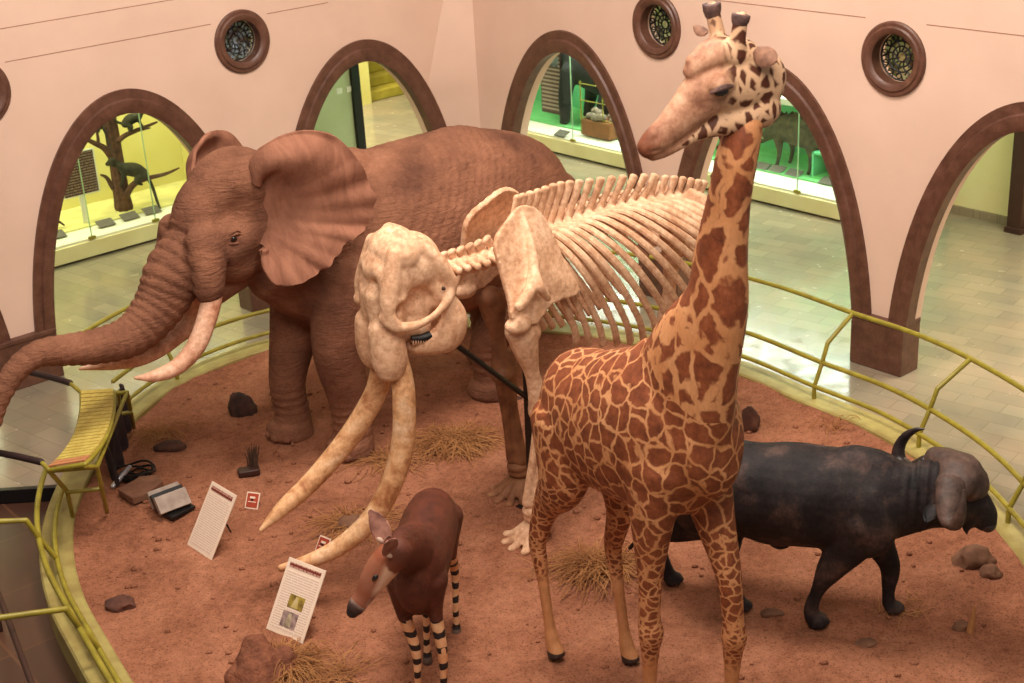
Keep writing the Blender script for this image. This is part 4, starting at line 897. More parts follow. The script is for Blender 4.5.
# --- tusks
TL = [S(392, 345, .15), S(401, 374, .15), S(404, 400, .18), S(403, 440, .19), S(393, 480, .20), S(372, 518, .18), S(342, 545, .13), S(312, 560, .07), S(281, 568, .02)]
TR = [S(384, 345, -.15), S(382, 366, -.15), S(376, 392, -.19), S(358, 424, -.22), S(335, 455, -.24), S(308, 485, -.25), S(283, 508, -.24), S(261, 530, -.22)]
bone('tusk', TL, [.085, .088, .09, .09, .088, .082, .072, .058, .028], m=m_tusk2, n=18, k=6); bone('tusk', TR, [.085, .088, .09, .088, .084, .076, .062, .018], m=m_tusk2, n=18, k=6)
for _c in list(SE.children)[_n0:]: _c.matrix_local = SREL
S = SB
# --- neck and spine
def vert(c, tan, up, sp, w, parent=SE, lean=0.0, body=.065, nm='vertebra', m=None):
    """one vertebra: drum, side wings, tall top spine"""
    t = np.array(tan); t /= np.linalg.norm(t); u = np.array(up)-t*(np.array(up)@t); u /= np.linalg.norm(u); l = np.cross(u, t); c = np.array(c); bm = bmesh.new()
    tube(bm, [c-t*body*.75, c, c+t*body*.75], [body, body*.86, body], 12, 3, tuple(l))
    tube(bm, [c-l*w, c+u*.03-l*w*.4, c+u*.03+l*w*.4, c+l*w], [.024, .034, .034, .024], 8, 3, tuple(t))
    for s in (-1, 1): ell(bm, c-l*w*s+u*.01, .034, None, 8, 6)
    q = -t*lean; tube(bm, [c+u*.03, c+u*sp*.5+q*.5, c+u*sp*.9+q*.92, c+u*sp+q], [(.022, .046), (.018, .042), (.024, .046), (.030, .05)], 10, 4, tuple(l))
    return organic(nm, bm, m or m_bone, parent, None, .011, 1)
neck = [S(448, 268), S(457, 266), S(467, 264), S(477, 261), S(487, 258), S(497, 254)]
for i, c in enumerate(neck): vert(c, (-1, 0, .05+.08*i), (0, 0, 1), .12+.012*i, .13, lean=.03, body=.072)
SP = catmull([S(505, 247, 0), S(530, 237, 0), S(560, 226, 0), S(600, 213, 0), S(640, 204, 0), S(675, 199, 0), S(700, 200, 0)], 24)
# dorsal line: spine tips follow the photo's top line
topx = [S(505, 202), S(522, 196), S(550, 187), S(600, 182), S(640, 178), S(675, 178), S(702, 182)]
TP = catmull(topx, 24); NV = 23; Ls = np.r_[0, np.cumsum(np.linalg.norm(np.diff(SP, axis=0), axis=1))]; LT = Ls[-1]
def at(A, f): x = f*(len(A)-1); i = min(int(x), len(A)-2); return A[i]*(1-(x-i))+A[i+1]*(x-i)
print('spine length', LT)
spts = []
for i in range(NV):
    f = (i+.3)/NV; c = at(SP, f); tn = at(SP, min(1, f+.02))-at(SP, max(0, f-.02)); tip = at(TP, min(1, f*.97+.05)); spts.append((c, tn))
    h = np.linalg.norm(tip-c); vert(c, tn, (0, 0, 1), max(.16, h*.97), .10, lean=-.17 if i < 16 else -.06, body=.05)
# --- ribs
NR = 18
for i in range(NR):
    c, tn = spts[i]; t = i/(NR-1); tn = tn/np.linalg.norm(tn)
    ln = .92+.27*math.sin(math.pi*min(1, t*1.2+.1))-.75*max(0, t-.55); wd = (.20+.32*math.sin(math.pi*min(.5, t*.7+.08))); sweep = (.80+1.05*min(1, t*1.4))*(1-.95*max(0, t-.5))
    for s in (1, -1):
        P = [c+np.array([0, .05*s, .02]), c+np.array([-.05*sweep, wd*.5*s, .04]), c+np.array([-.18*sweep, wd*.9*s, -.14*ln]), c+np.array([-.36*sweep, wd*1.05*s, -.42*ln]), c+np.array([-.54*sweep, wd*1.0*s, -.72*ln]), c+np.array([-.64*sweep, wd*.85*s, -.92*ln])]
        bone('rib', P, [(.028, .026), (.034, .024), (.036, .022), (.036, .020), (.034, .02), (.04, .022)], n=8, k=4, side=(1, 0, 0))
# --- shoulder blades
def blade(s, m):
    v = .42*s
    _S = S; SV = lambda x, y, vv: _S(x, y, .22+.26*min(1, max(0, (y-207)/110)))
    O = [SV(505, 222, v), SV(517, 207, v), SV(530, 207, v), SV(541, 216, v), SV(552, 236, v), SV(563, 262, v), SV(578, 291, v), SV(562, 299, v), SV(548, 306, v), SV(536, 322, v), SV(520, 324, v), SV(510, 318, v), SV(508, 302, v), SV(500, 272, v), SV(494, 248, v), SV(497, 233, v)] if s > 0 else None
    if s < 0: O = [(p[0]-.20, -p[1]*.80, p[2]+.02) for p in blade.O]
    else: blade.O = O
    c = sum(np.array(p) for p in O)/len(O); C = catmull(O+[O[0]], 4); bm = bmesh.new(); G = []
    for p in C:
        G.append([tuple(c+(p-c)*q+np.array([0, s*(.10*(1-q*q)*.5), 0])) for q in np.linspace(.02, 1, 10)])
    sheet(bm, G, np.array([[.028+.03*(q**6) for q in np.linspace(.02, 1, 10)]]*len(C)))
    sp = [(lambda p: (p[0], p[1]+.03*s, p[2]))(SV(520, 216, v)), (lambda p: (p[0], p[1]+.08*s, p[2]))(SV(523, 240, v)), (lambda p: (p[0], p[1]+.11*s, p[2]))(SV(524, 265, v)), (lambda p: (p[0], p[1]+.13*s, p[2]))(SV(518, 288, v)), (lambda p: (p[0], p[1]+.10*s, p[2]))(SV(510, 304, v))] if s > 0 else [(p[0]-.20, -p[1]*.80, p[2]+.02) for p in blade.S]
    if s > 0: blade.S = sp
    tube(bm, sp, [(.03, .02), (.04, .035), (.045, .04), (.05, .05), (.04, .05)], 10, 4)
    sp2 = [sp[2], (sp[3][0]-.08, sp[3][1]+.03*s, sp[3][2]+.03), (sp[3][0]-.17, sp[3][1]+.02*s, sp[3][2]-.10)]; tube(bm, sp2, [.035, .04, .03], 10, 4)
    g0 = O[10]; ell(bm, (g0[0]+.02, g0[1]-.0, g0[2]+.0), (.12, .09, .07))
    organic('shoulder_blade', bm, m, SE, None, .013, 2)
    return O[10]
gl = blade(1, m_bone); gr = blade(-1, m_bone)
# --- fore limbs
fA, fB = SK.pz(533, 538, GZ), SK.pz(517, 492, GZ)
def foot(c, par, m, d=1, toes=5, r=.16):
    bm = bmesh.new(); ell(bm, (c[0]-.06, c[1], .15), (.13, .13, .07)); 
    for k in range(toes):
        a = math.radians(-64+32*k); dx, dy = math.cos(a), math.sin(a)
        tube(bm, [(c[0]-.04+dx*.05, c[1]+dy*.07, .16), (c[0]+dx*.13, c[1]+dy*.13, .10), (c[0]+dx*.20, c[1]+dy*.19, .05)], [.042, .036, .04], 8, 3); ell(bm, (c[0]+dx*.24, c[1]+dy*.23, .05), (.045, .04, .03), None, 8, 6)
    organic('foot_bones', bm, m, par, None, .012, 1)
def limb(sh, el, wr, ft, s, m, hind=False):
    up, lo = ('femur', 'shin_bone') if hind else ('upper_arm_bone', 'forearm_bone')
    bm = bmesh.new(); a, b, c = map(np.array, (sh, el, wr)); d = (b-a)
    tube(bm, [a, a+d*.2, a+d*.5, a+d*.8, b], [(.12, .13), (.095, .11), (.06, .065), (.08, .085), (.11, .12)], 14, 4); ell(bm, a+np.array([.03, 0, .03]), (.12, .11, .10)); ell(bm, a+np.array([-.07, .02, .0]), (.09, .09, .09)); ell(bm, b+np.array([.05, .05, 0]), .075); ell(bm, b+np.array([.0, -.05, 0]), .08)
    organic(up, bm, m, SE, None, .014, 2)
    bm = bmesh.new(); d = c-b; tube(bm, [b+np.array([-.07, 0, .14]), b+np.array([-.05, 0, -.02]), b+d*.4+np.array([-.04, 0, 0]), c+np.array([-.02, .03, 0])], [(.06, .06), (.09, .09), (.05, .055), (.07, .07)], 12, 4)
    tube(bm, [b+np.array([.05, .01, -.07]), b+d*.5+np.array([.05, .0, 0]), c+np.array([.04, -.02, .02])], [.045, .035, .05], 10, 4); organic(lo, bm, m, SE, None, .013, 2)
    bm = bmesh.new(); ell(bm, c+np.array([0, 0, -.06]), (.09, .10, .06)); ell(bm, (c[0]-.02, c[1], .24), (.10, .11, .05)); organic('wrist_bones' if not hind else 'ankle_bones', bm, m, SE, None, .013, 1); foot(ft, SE, m)
sA = S(522, 334, .40); eA = S(541, 398, .38)
limb(sA, (eA[0], eA[1], 1.18), (fA[0]-.02, fA[1], .36), fA, 1, m_bone)
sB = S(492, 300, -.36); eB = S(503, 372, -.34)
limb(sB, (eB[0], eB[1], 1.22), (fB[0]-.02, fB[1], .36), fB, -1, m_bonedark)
# --- pelvis and hind limbs (behind the giraffe)
e_c, e_t = spts[-1]
bm = bmesh.new(); b0 = np.array(e_c)+np.array([.12, 0, -.05])
for s in (-1, 1):
    tube(bm, [b0+np.array([.15, .1*s, .05]), b0+np.array([.14, .25*s, .0]), b0+np.array([.14, .36*s, -.12])], [(.05, .22), (.05, .24), (.05, .18)], 12, 4, (1, 0, 0)); tube(bm, [b0+np.array([0, .2*s, -.05]), b0+np.array([-.08, .22*s, -.35]), b0+np.array([-.2, .1*s, -.55])], [.09, .08, .05], 10, 4)
organic('pelvis', bm, m_bone, SE, None, .018, 3)
for s in (-1, 1):
    h = b0+np.array([-.08, .25*s, -.35]); limb(tuple(h), (h[0]+.12, h[1], 1.05), (h[0]-.02, h[1], .36), (h[0], h[1], GZ), s, m_bone, True)
for i in range(10): ell_c = b0+np.array([-.25-.055*i, 0, -.02-.012*i*i]); bm = bmesh.new(); ell(bm, ell_c, (.035, .04-.002*i, .04-.002*i), None, 10, 8); build('tail_bone', bm, m_bone, SE)
bm = bmesh.new(); tube(bm, [(-.3, 0, .86), (-.6, 0, .80), (-.9, 0, .86)], [.05, .045, .04], 10, 4); build('breast_bone', bm, m_bone, SE)
# --- black steel support
gp = onz(535, 506, GZ); PS = SK.loc(gp); e = empty('steel_support', 'black steel post with slanting strut holding up the skeleton', 'support post', SK, (PS[0], PS[1], 0))
bm = bmesh.new(); tp = S(529, 352, PS[1]); box2(bm, (-.045, -.045, .02), (.045, .045, 2.3)); o = build('post', bm, m_black, e, smooth=False, bevel=.006)
for v in o.data.vertices:
    v.co.x += (tp[0]-PS[0])*(v.co.z/tp[2])*1.0
bm = bmesh.new(); box2(bm, (-.12, -.12, .03), (.12, .12, .055)); build('base_plate', bm, m_black, e, smooth=False, bevel=.004)
a, b = S(456, 345, .0), S(533, 402, PS[1]); bm = bmesh.new(); tube(bm, [(a[0]-PS[0], a[1]-PS[1], a[2]), (b[0]-PS[0], 0, b[2])], [.024]*2, 10, 1, (0, 0, 1)); build('strut', bm, m_black, e)
# ================================================================== okapi
OK_ = Frame((-.74, 8.42), (-.10, -.995)); g = lambda x, y, v=0: OK_.px(x, y, v)
def mk_okapi():
    M = Mat('okapi_coat', .6, .3); z = M.sep()
    body = M.ramp(M.noise(6, 6, .7), [(.3, (70, 34, 24)), (.7, (112, 58, 40))]); hair = M.noise(30, 5, .7, M.mapping((3, 3, 1)))
    body = M.mix(body, M.ramp(hair, [(.35, (180, 160, 150)), (.65, (255, 255, 255))]), .6, 'MULTIPLY')
    # legs: cream with black bands below the body
    w = M.math('ADD', z[2], M.math('MULTIPLY', M.noise(9, 2), .05)); st = M.math('SINE', M.math('MULTIPLY', w, 62))
    legc = M.mix(M.ramp(M.noise(7, 3), [(.3, (196, 128, 84)), (.7, (222, 176, 132))]), (40, 26, 22), M.math('MULTIPLY', M.math('GREATER_THAN', st, .25), M.math('GREATER_THAN', M.math('ADD', M.noise(5, 2), M.math('MULTIPLY', z[2], -.45)), .18))); leg = M.math('LESS_THAN', M.math('SUBTRACT', z[2], M.math('MULTIPLY', M.math('LESS_THAN', z[0], -.4), -.0)), .70)
    hoof = M.math('LESS_THAN', z[2], .09); legc = M.mix(legc, (92, 72, 60), hoof)
    rump = M.math('MULTIPLY', M.math('LESS_THAN', z[0], -.92), M.math('LESS_THAN', z[2], 1.12)); rs = M.math('GREATER_THAN', M.math('SINE', M.math('MULTIPLY', M.math('ADD', z[2], M.math('MULTIPLY', z[0], .7)), 74)), .1)
    c = M.mix(body, M.mix((224, 186, 146), (44, 26, 22), rs), rump); c = M.mix(c, legc, leg)
    c = M.mix(c, (196, 142, 100), M.math('MULTIPLY', M.math('GREATER_THAN', z[0], 5), 1)); M.color(c); M.bump(hair, .3, .01); return M.m
m_okapi = mk_okapi()
OE = empty('okapi', 'dark brown okapi with striped legs and turned pale-cheeked head', 'okapi', OK_)
f1, f2 = OK_.pz(420, 705, GZ), OK_.pz(446, 712, GZ); h1, h2 = OK_.pz(457, 632, GZ), OK_.pz(428, 660, GZ)
print('okapi feet', f1, f2, h1, h2)
bm = bmesh.new()
tube(bm, [(-.95, 0, .96), (-.80, 0, .99), (-.53, 0, 1.01), (-.2, 0, 1.01), (.05, 0, 1.02), (.17, 0, 1.02)], [(.14, .16), (.19, .22), (.21, .25), (.205, .28), (.19, .31), (.13, .22)], 22, 6)
hp = g(396, 566, .0); print('okapi head', hp, g(343, 612))
HD = Frame((float(OK_.world(hp)[0]), float(OK_.world(hp)[1])), (-.93, -.36))
N0 = OK_.loc(onz(393, 562, 1.40)); print('N0', N0)
tube(bm, [(.0, 0, 1.14), (.12, .0, 1.27), (N0[0]*.6+.05, N0[1]*.55, 1.40), (N0[0], N0[1], 1.44)], [(.15, .22), (.13, .18), (.10, .14), (.085, .11)], 16, 5)
for f, s, top in ((f1, -1, (.04, -.11, .98)), (f2, 1, (.04, .11, .98)), (h1, 1, (-.82, .11, .98)), (h2, -1, (-.82, -.11, .98))):
    hind = top[0] < -.5
    if hind: tube(bm, [top, (top[0]+.08, top[1], .74), (f[0]-.13, f[1], .50), (f[0]-.02, f[1], .22), (f[0], f[1], .10), (f[0]+.03, f[1], .05)], [(.12, .17), (.065, .09), (.034, .046), (.026, .028), (.033, .033), (.04, .042)], 14, 5)
    else: tube(bm, [top, (top[0]+.02, top[1], .74), (f[0]*.6+.03, f[1], .48), (f[0], f[1], .24), (f[0], f[1], .10), (f[0]+.02, f[1], .05)], [(.11, .14), (.055, .065), (.038, .04), (.025, .027), (.033, .033), (.04, .042)], 14, 5)
organic('body', bm, m_okapi, OE, None, .016, 3)
def mk_okhead():
    M = Mat('okapi_face', .65, .3); z = M.sep(); n = M.noise(9, 4)
    a = M.ramp(M.math('ADD', z[0], M.math('MULTIPLY', n, .08)), [(.0, (92, 48, 34)), (.10, (112, 58, 38)), (.12, (206, 164, 134)), (.27, (216, 176, 150)), (.34, (150, 104, 84)), (.40, (190, 160, 146)), (.45, (70, 48, 44)), (.5, (48, 34, 32))])
    top = M.ramp(M.math('ADD', z[2], M.math('MULTIPLY', M.math('ADD', z[0], 0), .35)), [(.04, (0, 0, 0)), (.075, (255, 255, 255))])
    c = M.mix(a, (142, 78, 52), M.math('MULTIPLY', M.math('MULTIPLY', top, M.math('LESS_THAN', z[0], .38)), .9)); M.color(c); M.bump(M.noise(40, 4), .2, .01); return M.m
m_okhead = mk_okhead()
# head as its own frame: x along the muzzle
hw = OK_.world((N0[0], N0[1], 1.45)); nose = onz(345, 611, 1.12); dirv = nose-hw; hl_ = float(np.linalg.norm(dirv)); print('okapi head length', hl_)
X = dirv/hl_; Y = np.cross([0, 0, 1.], X); Y /= np.linalg.norm(Y); Z = np.cross(X, Y)
k = hl_/.50
HM = Matrix([[X[i], Y[i], Z[i], hw[i]] for i in range(3)]+[[0, 0, 0, 1]])
def headpart(nm, bm, m, root, fr, HMx, org=None, **kw):
    o = organic(nm, bm, m, root, None, org, 2, **kw) if org else build(nm, bm, m, root); o.matrix_local = Matrix(fr) .inverted() @ HMx; return o
OM = frmat(OK_); K = lambda *p: tuple(k*x for x in p)
bm = bmesh.new(); tube(bm, [K(-.06, 0, -.02), K(.06, 0, .0), K(.2, 0, -.01), K(.34, 0, -.035), K(.44, 0, -.045), K(.48, 0, -.05)], [K(.09, .105), K(.095, .115), K(.082, .10), K(.062, .07), K(.058, .062), K(.045, .045)], 18, 6)
ell(bm, K(.05, 0, -.05), K(.10, .06, .07))
headpart('head', bm, m_okhead, OE, OM, HM, .010, dents=[(K(.475, .03, -.03), .012, .012), (K(.475, -.03, -.03), .012, .012)])
for s in (-1, 1):
    bm = bmesh.new(); ell(bm, K(.17, .080*s, .035), K(.026, .014, .018)); headpart('eye', bm, m_eye, OE, OM, HM)
    bm = bmesh.new(); G = []
    for i in range(12):
        t = i/11; w = .068*math.sin(math.pi*min(.97, t*.9+.12))**.7; cx = -.05-.06*t; cy = s*(.075+.15*t); cz = .06+.17*t
        G.append([K(cx+w*math.cos(a)*1.0, cy+w*.35*math.sin(a)*s, cz+w*.3*math.sin(a)) for a in np.linspace(-.3, math.pi+.3, 9)])
    sheet(bm, G, .010); headpart('ear', bm, simple('okapi_ear_%d' % s, (168, 118, 100), (110, 68, 56), 14, .8), OE, OM, HM)
    bm = bmesh.new(); ell(bm, K(-.015, .10*s, .085), K(.018, .02, .035)); headpart('ear_fringe', bm, simple('pale_hair_%d' % s, (206, 176, 156), None, 20, .8), OE, OM, HM)
bm = bmesh.new(); tube(bm, [(-1.08, 0, .98), (-1.17, .02, .82), (-1.17, .02, .62), (-1.16, .02, .52)], [.03, .02, .016, .03], 8); build('tail', bm, m_okapi, OE)
# ================================================================== giraffe
GI = Frame((.98, 7.85), (.5, -.86)); g = lambda x, y, v=0: GI.px(x, y, v)
def mk_giraffe():
    M = Mat('giraffe_coat', .55, .35); o = M.sep(); z = o[2]
    def patches(scale, warp, sc=(1, 1, 1), lo=.045, hi=.10, rnd=.95):
        w = M.warp(warp, scale*.55); w2 = M.warp(warp*.35, scale*2.2, w); v = M.voro(scale, 'DISTANCE_TO_EDGE', M.mapping(sc, (0, 0, 0), w2), rnd=rnd)
        v = M.math('ADD', v, M.math('MULTIPLY', M.math('SUBTRACT', M.noise(scale*5, 3), .5), .05)); return M.ramp(v, [(lo, (0, 0, 0)), (hi, (255, 255, 255))])
    body = patches(8.2, .10, (1, 1, .85), .036, .085); neck = patches(6.0, .17, (1, 1, .68), .062, .115); leg = patches(12.5, .06, (1, 1, 1.2), .05, .12); knee = patches(17, .05, (1, 1, 1.5), .09, .2)
    n = M.math('MULTIPLY', M.math('SUBTRACT', M.noise(3, 2), .5), .2); zz = M.math('ADD', z, n)
    m1 = M.mix(leg, body, M.ramp(zz, [(.0, (0, 0, 0)), (1, (255, 255, 255))]) if False else M.math('GREATER_THAN', zz, 1.62))
    m2 = M.mix(m1, neck, M.math('GREATER_THAN', M.math('ADD', zz, M.math('MULTIPLY', o[0], .55)), 2.75)); m3 = M.mix(knee, m2, M.math('GREATER_THAN', zz, .98))
    low = M.ramp(M.math('ADD', zz, 0), [(.62, (0, 0, 0)), (.74, (255, 255, 255))]); m3 = M.mix((0, 0, 0), m3, low)
    br = M.ramp(M.noise(12, 6, .75), [(.3, (92, 46, 28)), (.55, (138, 74, 44)), (.75, (164, 98, 64))]); cr = M.ramp(M.noise(4, 4), [(.3, (192, 128, 80)), (.7, (216, 156, 108))])
    cr = M.mix((196, 136, 90), cr, M.math('GREATER_THAN', z, .6)); hair = M.noise(60, 4, .7, M.mapping((1, 1, .3)))
    c = M.mix(cr, br, m3); c = M.mix(c, M.ramp(hair, [(.3, (190, 180, 170)), (.6, (255, 255, 255))]), .4, 'MULTIPLY')
    c = M.mix(c, (58, 42, 36), M.math('LESS_THAN', z, .115)); M.color(c); M.bump(hair, .25, .006); return M.m
m_gir = mk_giraffe()
GE = empty('giraffe', 'tall giraffe with jagged brown patches, head turned over the skeleton', 'giraffe', GI)
bm = bmesh.new()
tube(bm, [(-1.14, -.03, 1.95), (-.98, -.03, 2.02), (-.68, -.03, 2.06), (-.32, -.02, 2.16), (.04, .0, 2.29), (.24, .02, 2.33)],
     [(.23, .32), (.31, .45), (.35, .49), (.36, .53), (.34, .54), (.25, .42)], 26, 6)
nk = [(.08, -.02, 2.52), (.22, -.02, 2.86), g(716, 305, 0), g(721, 255, 0), g(729, 200, .0), g(738, 152, .02), g(747, 122, .06), g(752, 110, .11)]
tube(bm, nk, [(.23, .42), (.19, .33), (.155, .22), (.13, .175), (.108, .135), (.10, .125), (.085, .10), (.065, .075)], 24, 6)
fr1, fl1 = GI.pz(650, 634, .88), GI.pz(733, 638, .88); hr1, hl1 = GI.pz(553, 655, GZ), GI.pz(627, 660, GZ)
print('giraffe knees', fr1, fl1, hr1, hl1)
for kn, s in ((fr1, -1), (fl1, 1)):
    kx, ky = kn[0], kn[1]; sh = (.02, -.03+.17*s, 2.1)
    tube(bm, [sh, (sh[0]*.6+kx*.4, sh[1]*.55+ky*.45, 1.72), (kx*.9, ky*.95, 1.32), (kx, ky, 1.02), (kx+.01, ky, .90), (kx, ky, .78), (kx-.01, ky, .55), (kx, ky, .28), (kx, ky, .18), (kx+.03, ky, .09)],
         [(.17, .26), (.125, .165), (.082, .09), (.07, .074), (.084, .088), (.066, .068), (.046, .05), (.044, .048), (.058, .062), (.05, .055)], 18, 5)
    tube(bm, [(kx+.03, ky, .13), (kx+.06, ky, .05)], [(.058, .065), (.07, .085)], 14, 2, flat=True)
for ft, s in ((hr1, -1), (hl1, 1)):
    x, y = ft[0], ft[1]; hp = (-.98, -.03+.17*s, 2.0)
    tube(bm, [hp, (-.92+.3*(x+1), y*.6+hp[1]*.4, 1.60), (x-.02, y*.9, 1.28), (x-.13, y, .96), (x-.12, y, .84), (x-.08, y, .60), (x-.03, y, .30), (x, y, .18), (x+.02, y, .09)],
         [(.19, .31), (.15, .22), (.085, .12), (.058, .085), (.055, .07), (.042, .048), (.042, .046), (.055, .06), (.05, .055)], 18, 5)
    tube(bm, [(x+.02, y, .14), (x+.055, y, .055)], [(.056, .062), (.068, .085)], 14, 2, flat=True)
ell(bm, (.18, -.03, 2.28), (.20, .22, .26)); ell(bm, (-1.02, -.15, 2.08), (.20, .16, .26)); ell(bm, (-1.02, .09, 2.08), (.20, .16, .26)); ell(bm, (-.15, -.02, 2.62), (.26, .11, .20))
organic('body', bm, m_gir, GE, None, .02, 5)
# head
HF = Frame((1.27, 7.42), (-.95, -.31)); q = HF.px
HFM = frmat(HF); GM = frmat(GI); GR = GM.inverted() @ HFM
def gpart(nm, o): o.matrix_local = GR; return o
def mk_ghead():
    M = Mat('giraffe_face', .6, .3); o = M.sep(); x = o[0]; z = o[2]
    ax = M.math('ADD', x, M.math('MULTIPLY', z, -.55)); w = M.warp(.05, 9); v = M.voro(15, 'DISTANCE_TO_EDGE', M.mapping((1, 1, .7), (0, 0, 0), w)); n = M.noise(6, 4)
    p = M.ramp(v, [(.10, (0, 0, 0)), (.20, (255, 255, 255))])
    back = M.ramp(M.math('ADD', x, M.math('MULTIPLY', M.math('SUBTRACT', n, .5), .10)), [(.10, (255, 255, 255)), (.17, (0, 0, 0))])
    low = M.ramp(M.math('ADD', M.math('ADD', z, M.math('MULTIPLY', x, .78)), M.math('MULTIPLY', n, .05)), [(.50, (255, 255, 255)), (.53, (0, 0, 0))])
    jaw = M.ramp(M.math('ADD', M.math('ADD', z, M.math('MULTIPLY', x, .75)), M.math('MULTIPLY', M.math('SUBTRACT', n, .5), .06)), [(.0, (255, 255, 255)), (1, (0, 0, 0))]); jaw = M.math('LESS_THAN', M.math('ADD', M.math('ADD', z, M.math('MULTIPLY', x, .75)), M.math('MULTIPLY', M.math('SUBTRACT', n, .5), .06)), 4.475); back = M.math('MAXIMUM', back, M.math('MULTIPLY', jaw, M.math('LESS_THAN', x, .36)))
    face = M.ramp(M.noise(8, 6, .7), [(.34, (126, 82, 62)), (.5, (172, 124, 96)), (.68, (206, 162, 132))])
    mz = M.ramp(M.math('ADD', x, M.math('MULTIPLY', n, .08)), [(.46, (255, 255, 255)), (.60, (176, 142, 124))])
    face = M.mix(face, mz, 1, 'MULTIPLY'); c = M.mix(face, (218, 178, 140), M.math('MULTIPLY', back, .8)); c = M.mix(c, (84, 44, 28), M.math('MULTIPLY', p, back)); M.color(c)
    M.bump(M.noise(50, 5), .25, .008); return M.m
m_gh = mk_ghead(); print('giraffe head pts', q(757, 88, 0), q(645, 150, 0), q(722, 92, .1))
bm = bmesh.new()
tube(bm, [q(764, 82, 0), q(744, 79, 0), q(722, 83, 0), q(702, 96, 0), q(684, 114, 0), q(667, 131, 0), q(654, 142, 0), q(647, 148, 0)], [(.125, .155), (.14, .18), (.13, .17), (.10, .135), (.08, .105), (.07, .085), (.07, .075), (.058, .06)], 24, 6)
tube(bm, [q(760, 106, 0), q(738, 116, 0), q(705, 129, 0), q(684, 140, 0), q(664, 151, 0), q(652, 156, 0)], [(.13, .12), (.115, .10), (.06, .05), (.045, .04), (.045, .034), (.04, .028)], 16, 5)
tube(bm, [q(742, 55, 0), q(718, 52, 0), q(700, 62, 0), q(690, 72, 0)], [(.12, .09), (.125, .08), (.085, .06), (.05, .04)], 18, 5)
ell(bm, q(696, 62, .0), (.06, .05, .05)); ell(bm, q(677, 101, .0), (.025, .03, .018))
for s in (-1, 1):
    ell(bm, q(722, 84, .115*s) if s > 0 else (q(722, 84, .115)[0], -.115, q(722, 84, .115)[2]), (.075, .05, .06)); 
for x0, y0, x1, y1, v in ((721, 42, 712, 8, -.085), (735, 46, 741, 18, .085)):
    a, b = q(x0, y0+10, v*.9), q(x1, y1, v*1.1); c = tuple((np.array(a)+np.array(b))/2); tube(bm, [a, c, b], [.058, .042, .04], 14, 4)
HO = organic('head', bm, m_gh, GE, None, .012, 4, dents=[(q(655, 139, .07), .02, .02), (q(722, 94, .17), (.05, .03, .02), .02), (q(655, 151, .06), (.05, .03, .006), .008), (q(695, 105, .12), (.09, .04, .04), .015)]); HO.matrix_local = GR

m_knob = simple('dark_horn_tip', (112, 82, 74), (62, 44, 42), 24, .7, .4, 60)
for x1, y1, x2, y2, v in ((713, 18, 711.5, 3, -.0925), (739, 26, 741.5, 14, .0925)):
    bm = bmesh.new(); tube(bm, [q(x1, y1, v), q((x1+x2)/2, (y1+y2)/2, v), q(x2, y2, v)], [.036, .048, .050], 16, 3, flat=True); gpart('horn_tip', organic('horn_tip', bm, m_knob, GE, None, .009, 1))
for s in (-1, 1):
    e_ = q(722, 92, .155); bm = bmesh.new(); ell(bm, (e_[0], (e_[1]-.008)*s, e_[2]), (.042, .024, .026), rotm('Y', 0)); gpart('eye', build('eye', bm, m_eye, GE))
    bm = bmesh.new(); a, b, c = q(732, 86, .15), q(722, 88, .175), q(711, 93, .155); tube(bm, [(p[0], p[1]*s, p[2]) for p in (a, b, c)], [(.010, .012), (.016, .016), (.008, .008)], 8, 4); gpart('eyelid', build('eyelid', bm, m_knob, GE))
    # ears
    bm = bmesh.new(); G = []
    b0 = np.array(q(755, 50, .11)) if s > 0 else np.array(q(706, 34, -.12)); tip = np.array(q(776, 62, .24)) if s > 0 else np.array(q(694, 26, -.22))
    d = tip-b0; ax = d/np.linalg.norm(d); wv = np.cross(ax, (0, 1, 0)); wv /= np.linalg.norm(wv); nv = np.cross(ax, wv)
    for i in range(14):
        t = i/13; w = (.055 if s > 0 else .028)*math.sin(math.pi*(t*.88+.1))**.8
        G.append([tuple(b0+d*t+wv*w*math.sin(a)+nv*w*.6*(1-math.cos(a))) for a in np.linspace(-1.3, 1.3, 9)])
    sheet(bm, G, .010); gpart('ear', build('ear', bm, simple('giraffe_ear_%d' % s, (150, 108, 84), (84, 54, 42), 16, .8), GE))
bm = bmesh.new(); N = catmull([(-.18, -.02, 2.80), (.02, -.02, 3.0), (.16, -.02, 3.3), (.26, -.02, 3.6), (.34, -.02, 3.95), (.42, -.02, 4.25)], 8)
# mane along the back edge of the neck
C = catmull(nk[1:], 8); T = np.gradient(C, axis=0); T /= np.linalg.norm(T, axis=1)[:, None]; Bk = np.cross(T, (0, 1, 0)); Bk /= np.linalg.norm(Bk, axis=1)[:, None]
Rr = np.interp(np.linspace(0, 1, len(C)), np.linspace(0, 1, 7), [.31, .205, .175, .135, .125, .13, .12]); sg = -1 if Bk[5][0] > 0 else 1
sheet(bm, [[tuple(C[i]+Bk[i]*sg*(Rr[i]*.92+j*(.035+.012*math.sin(i*2.7)))) for j in (0, .5, 1)] for i in range(len(C))], .022); build('mane', bm, simple('mane_hair', (120, 62, 40), (70, 34, 24), 30, .9), GE)
bm = bmesh.new(); tube(bm, [(-1.34, -.03, 2.05), (-1.42, -.08, 1.7), (-1.38, -.17, 1.2), (-1.36, -.19, 1.0)], [.045, .03, .018, .015], 10, 4); t_ = build('tail', bm, m_gir, GE)
bm = bmesh.new(); tube(bm, [(-1.36, -.19, 1.04), (-1.36, -.21, .9), (-1.34, -.22, .74)], [.02, .035, .006], 10, 4); build('tail_tuft', bm, m_darkfur, t_)
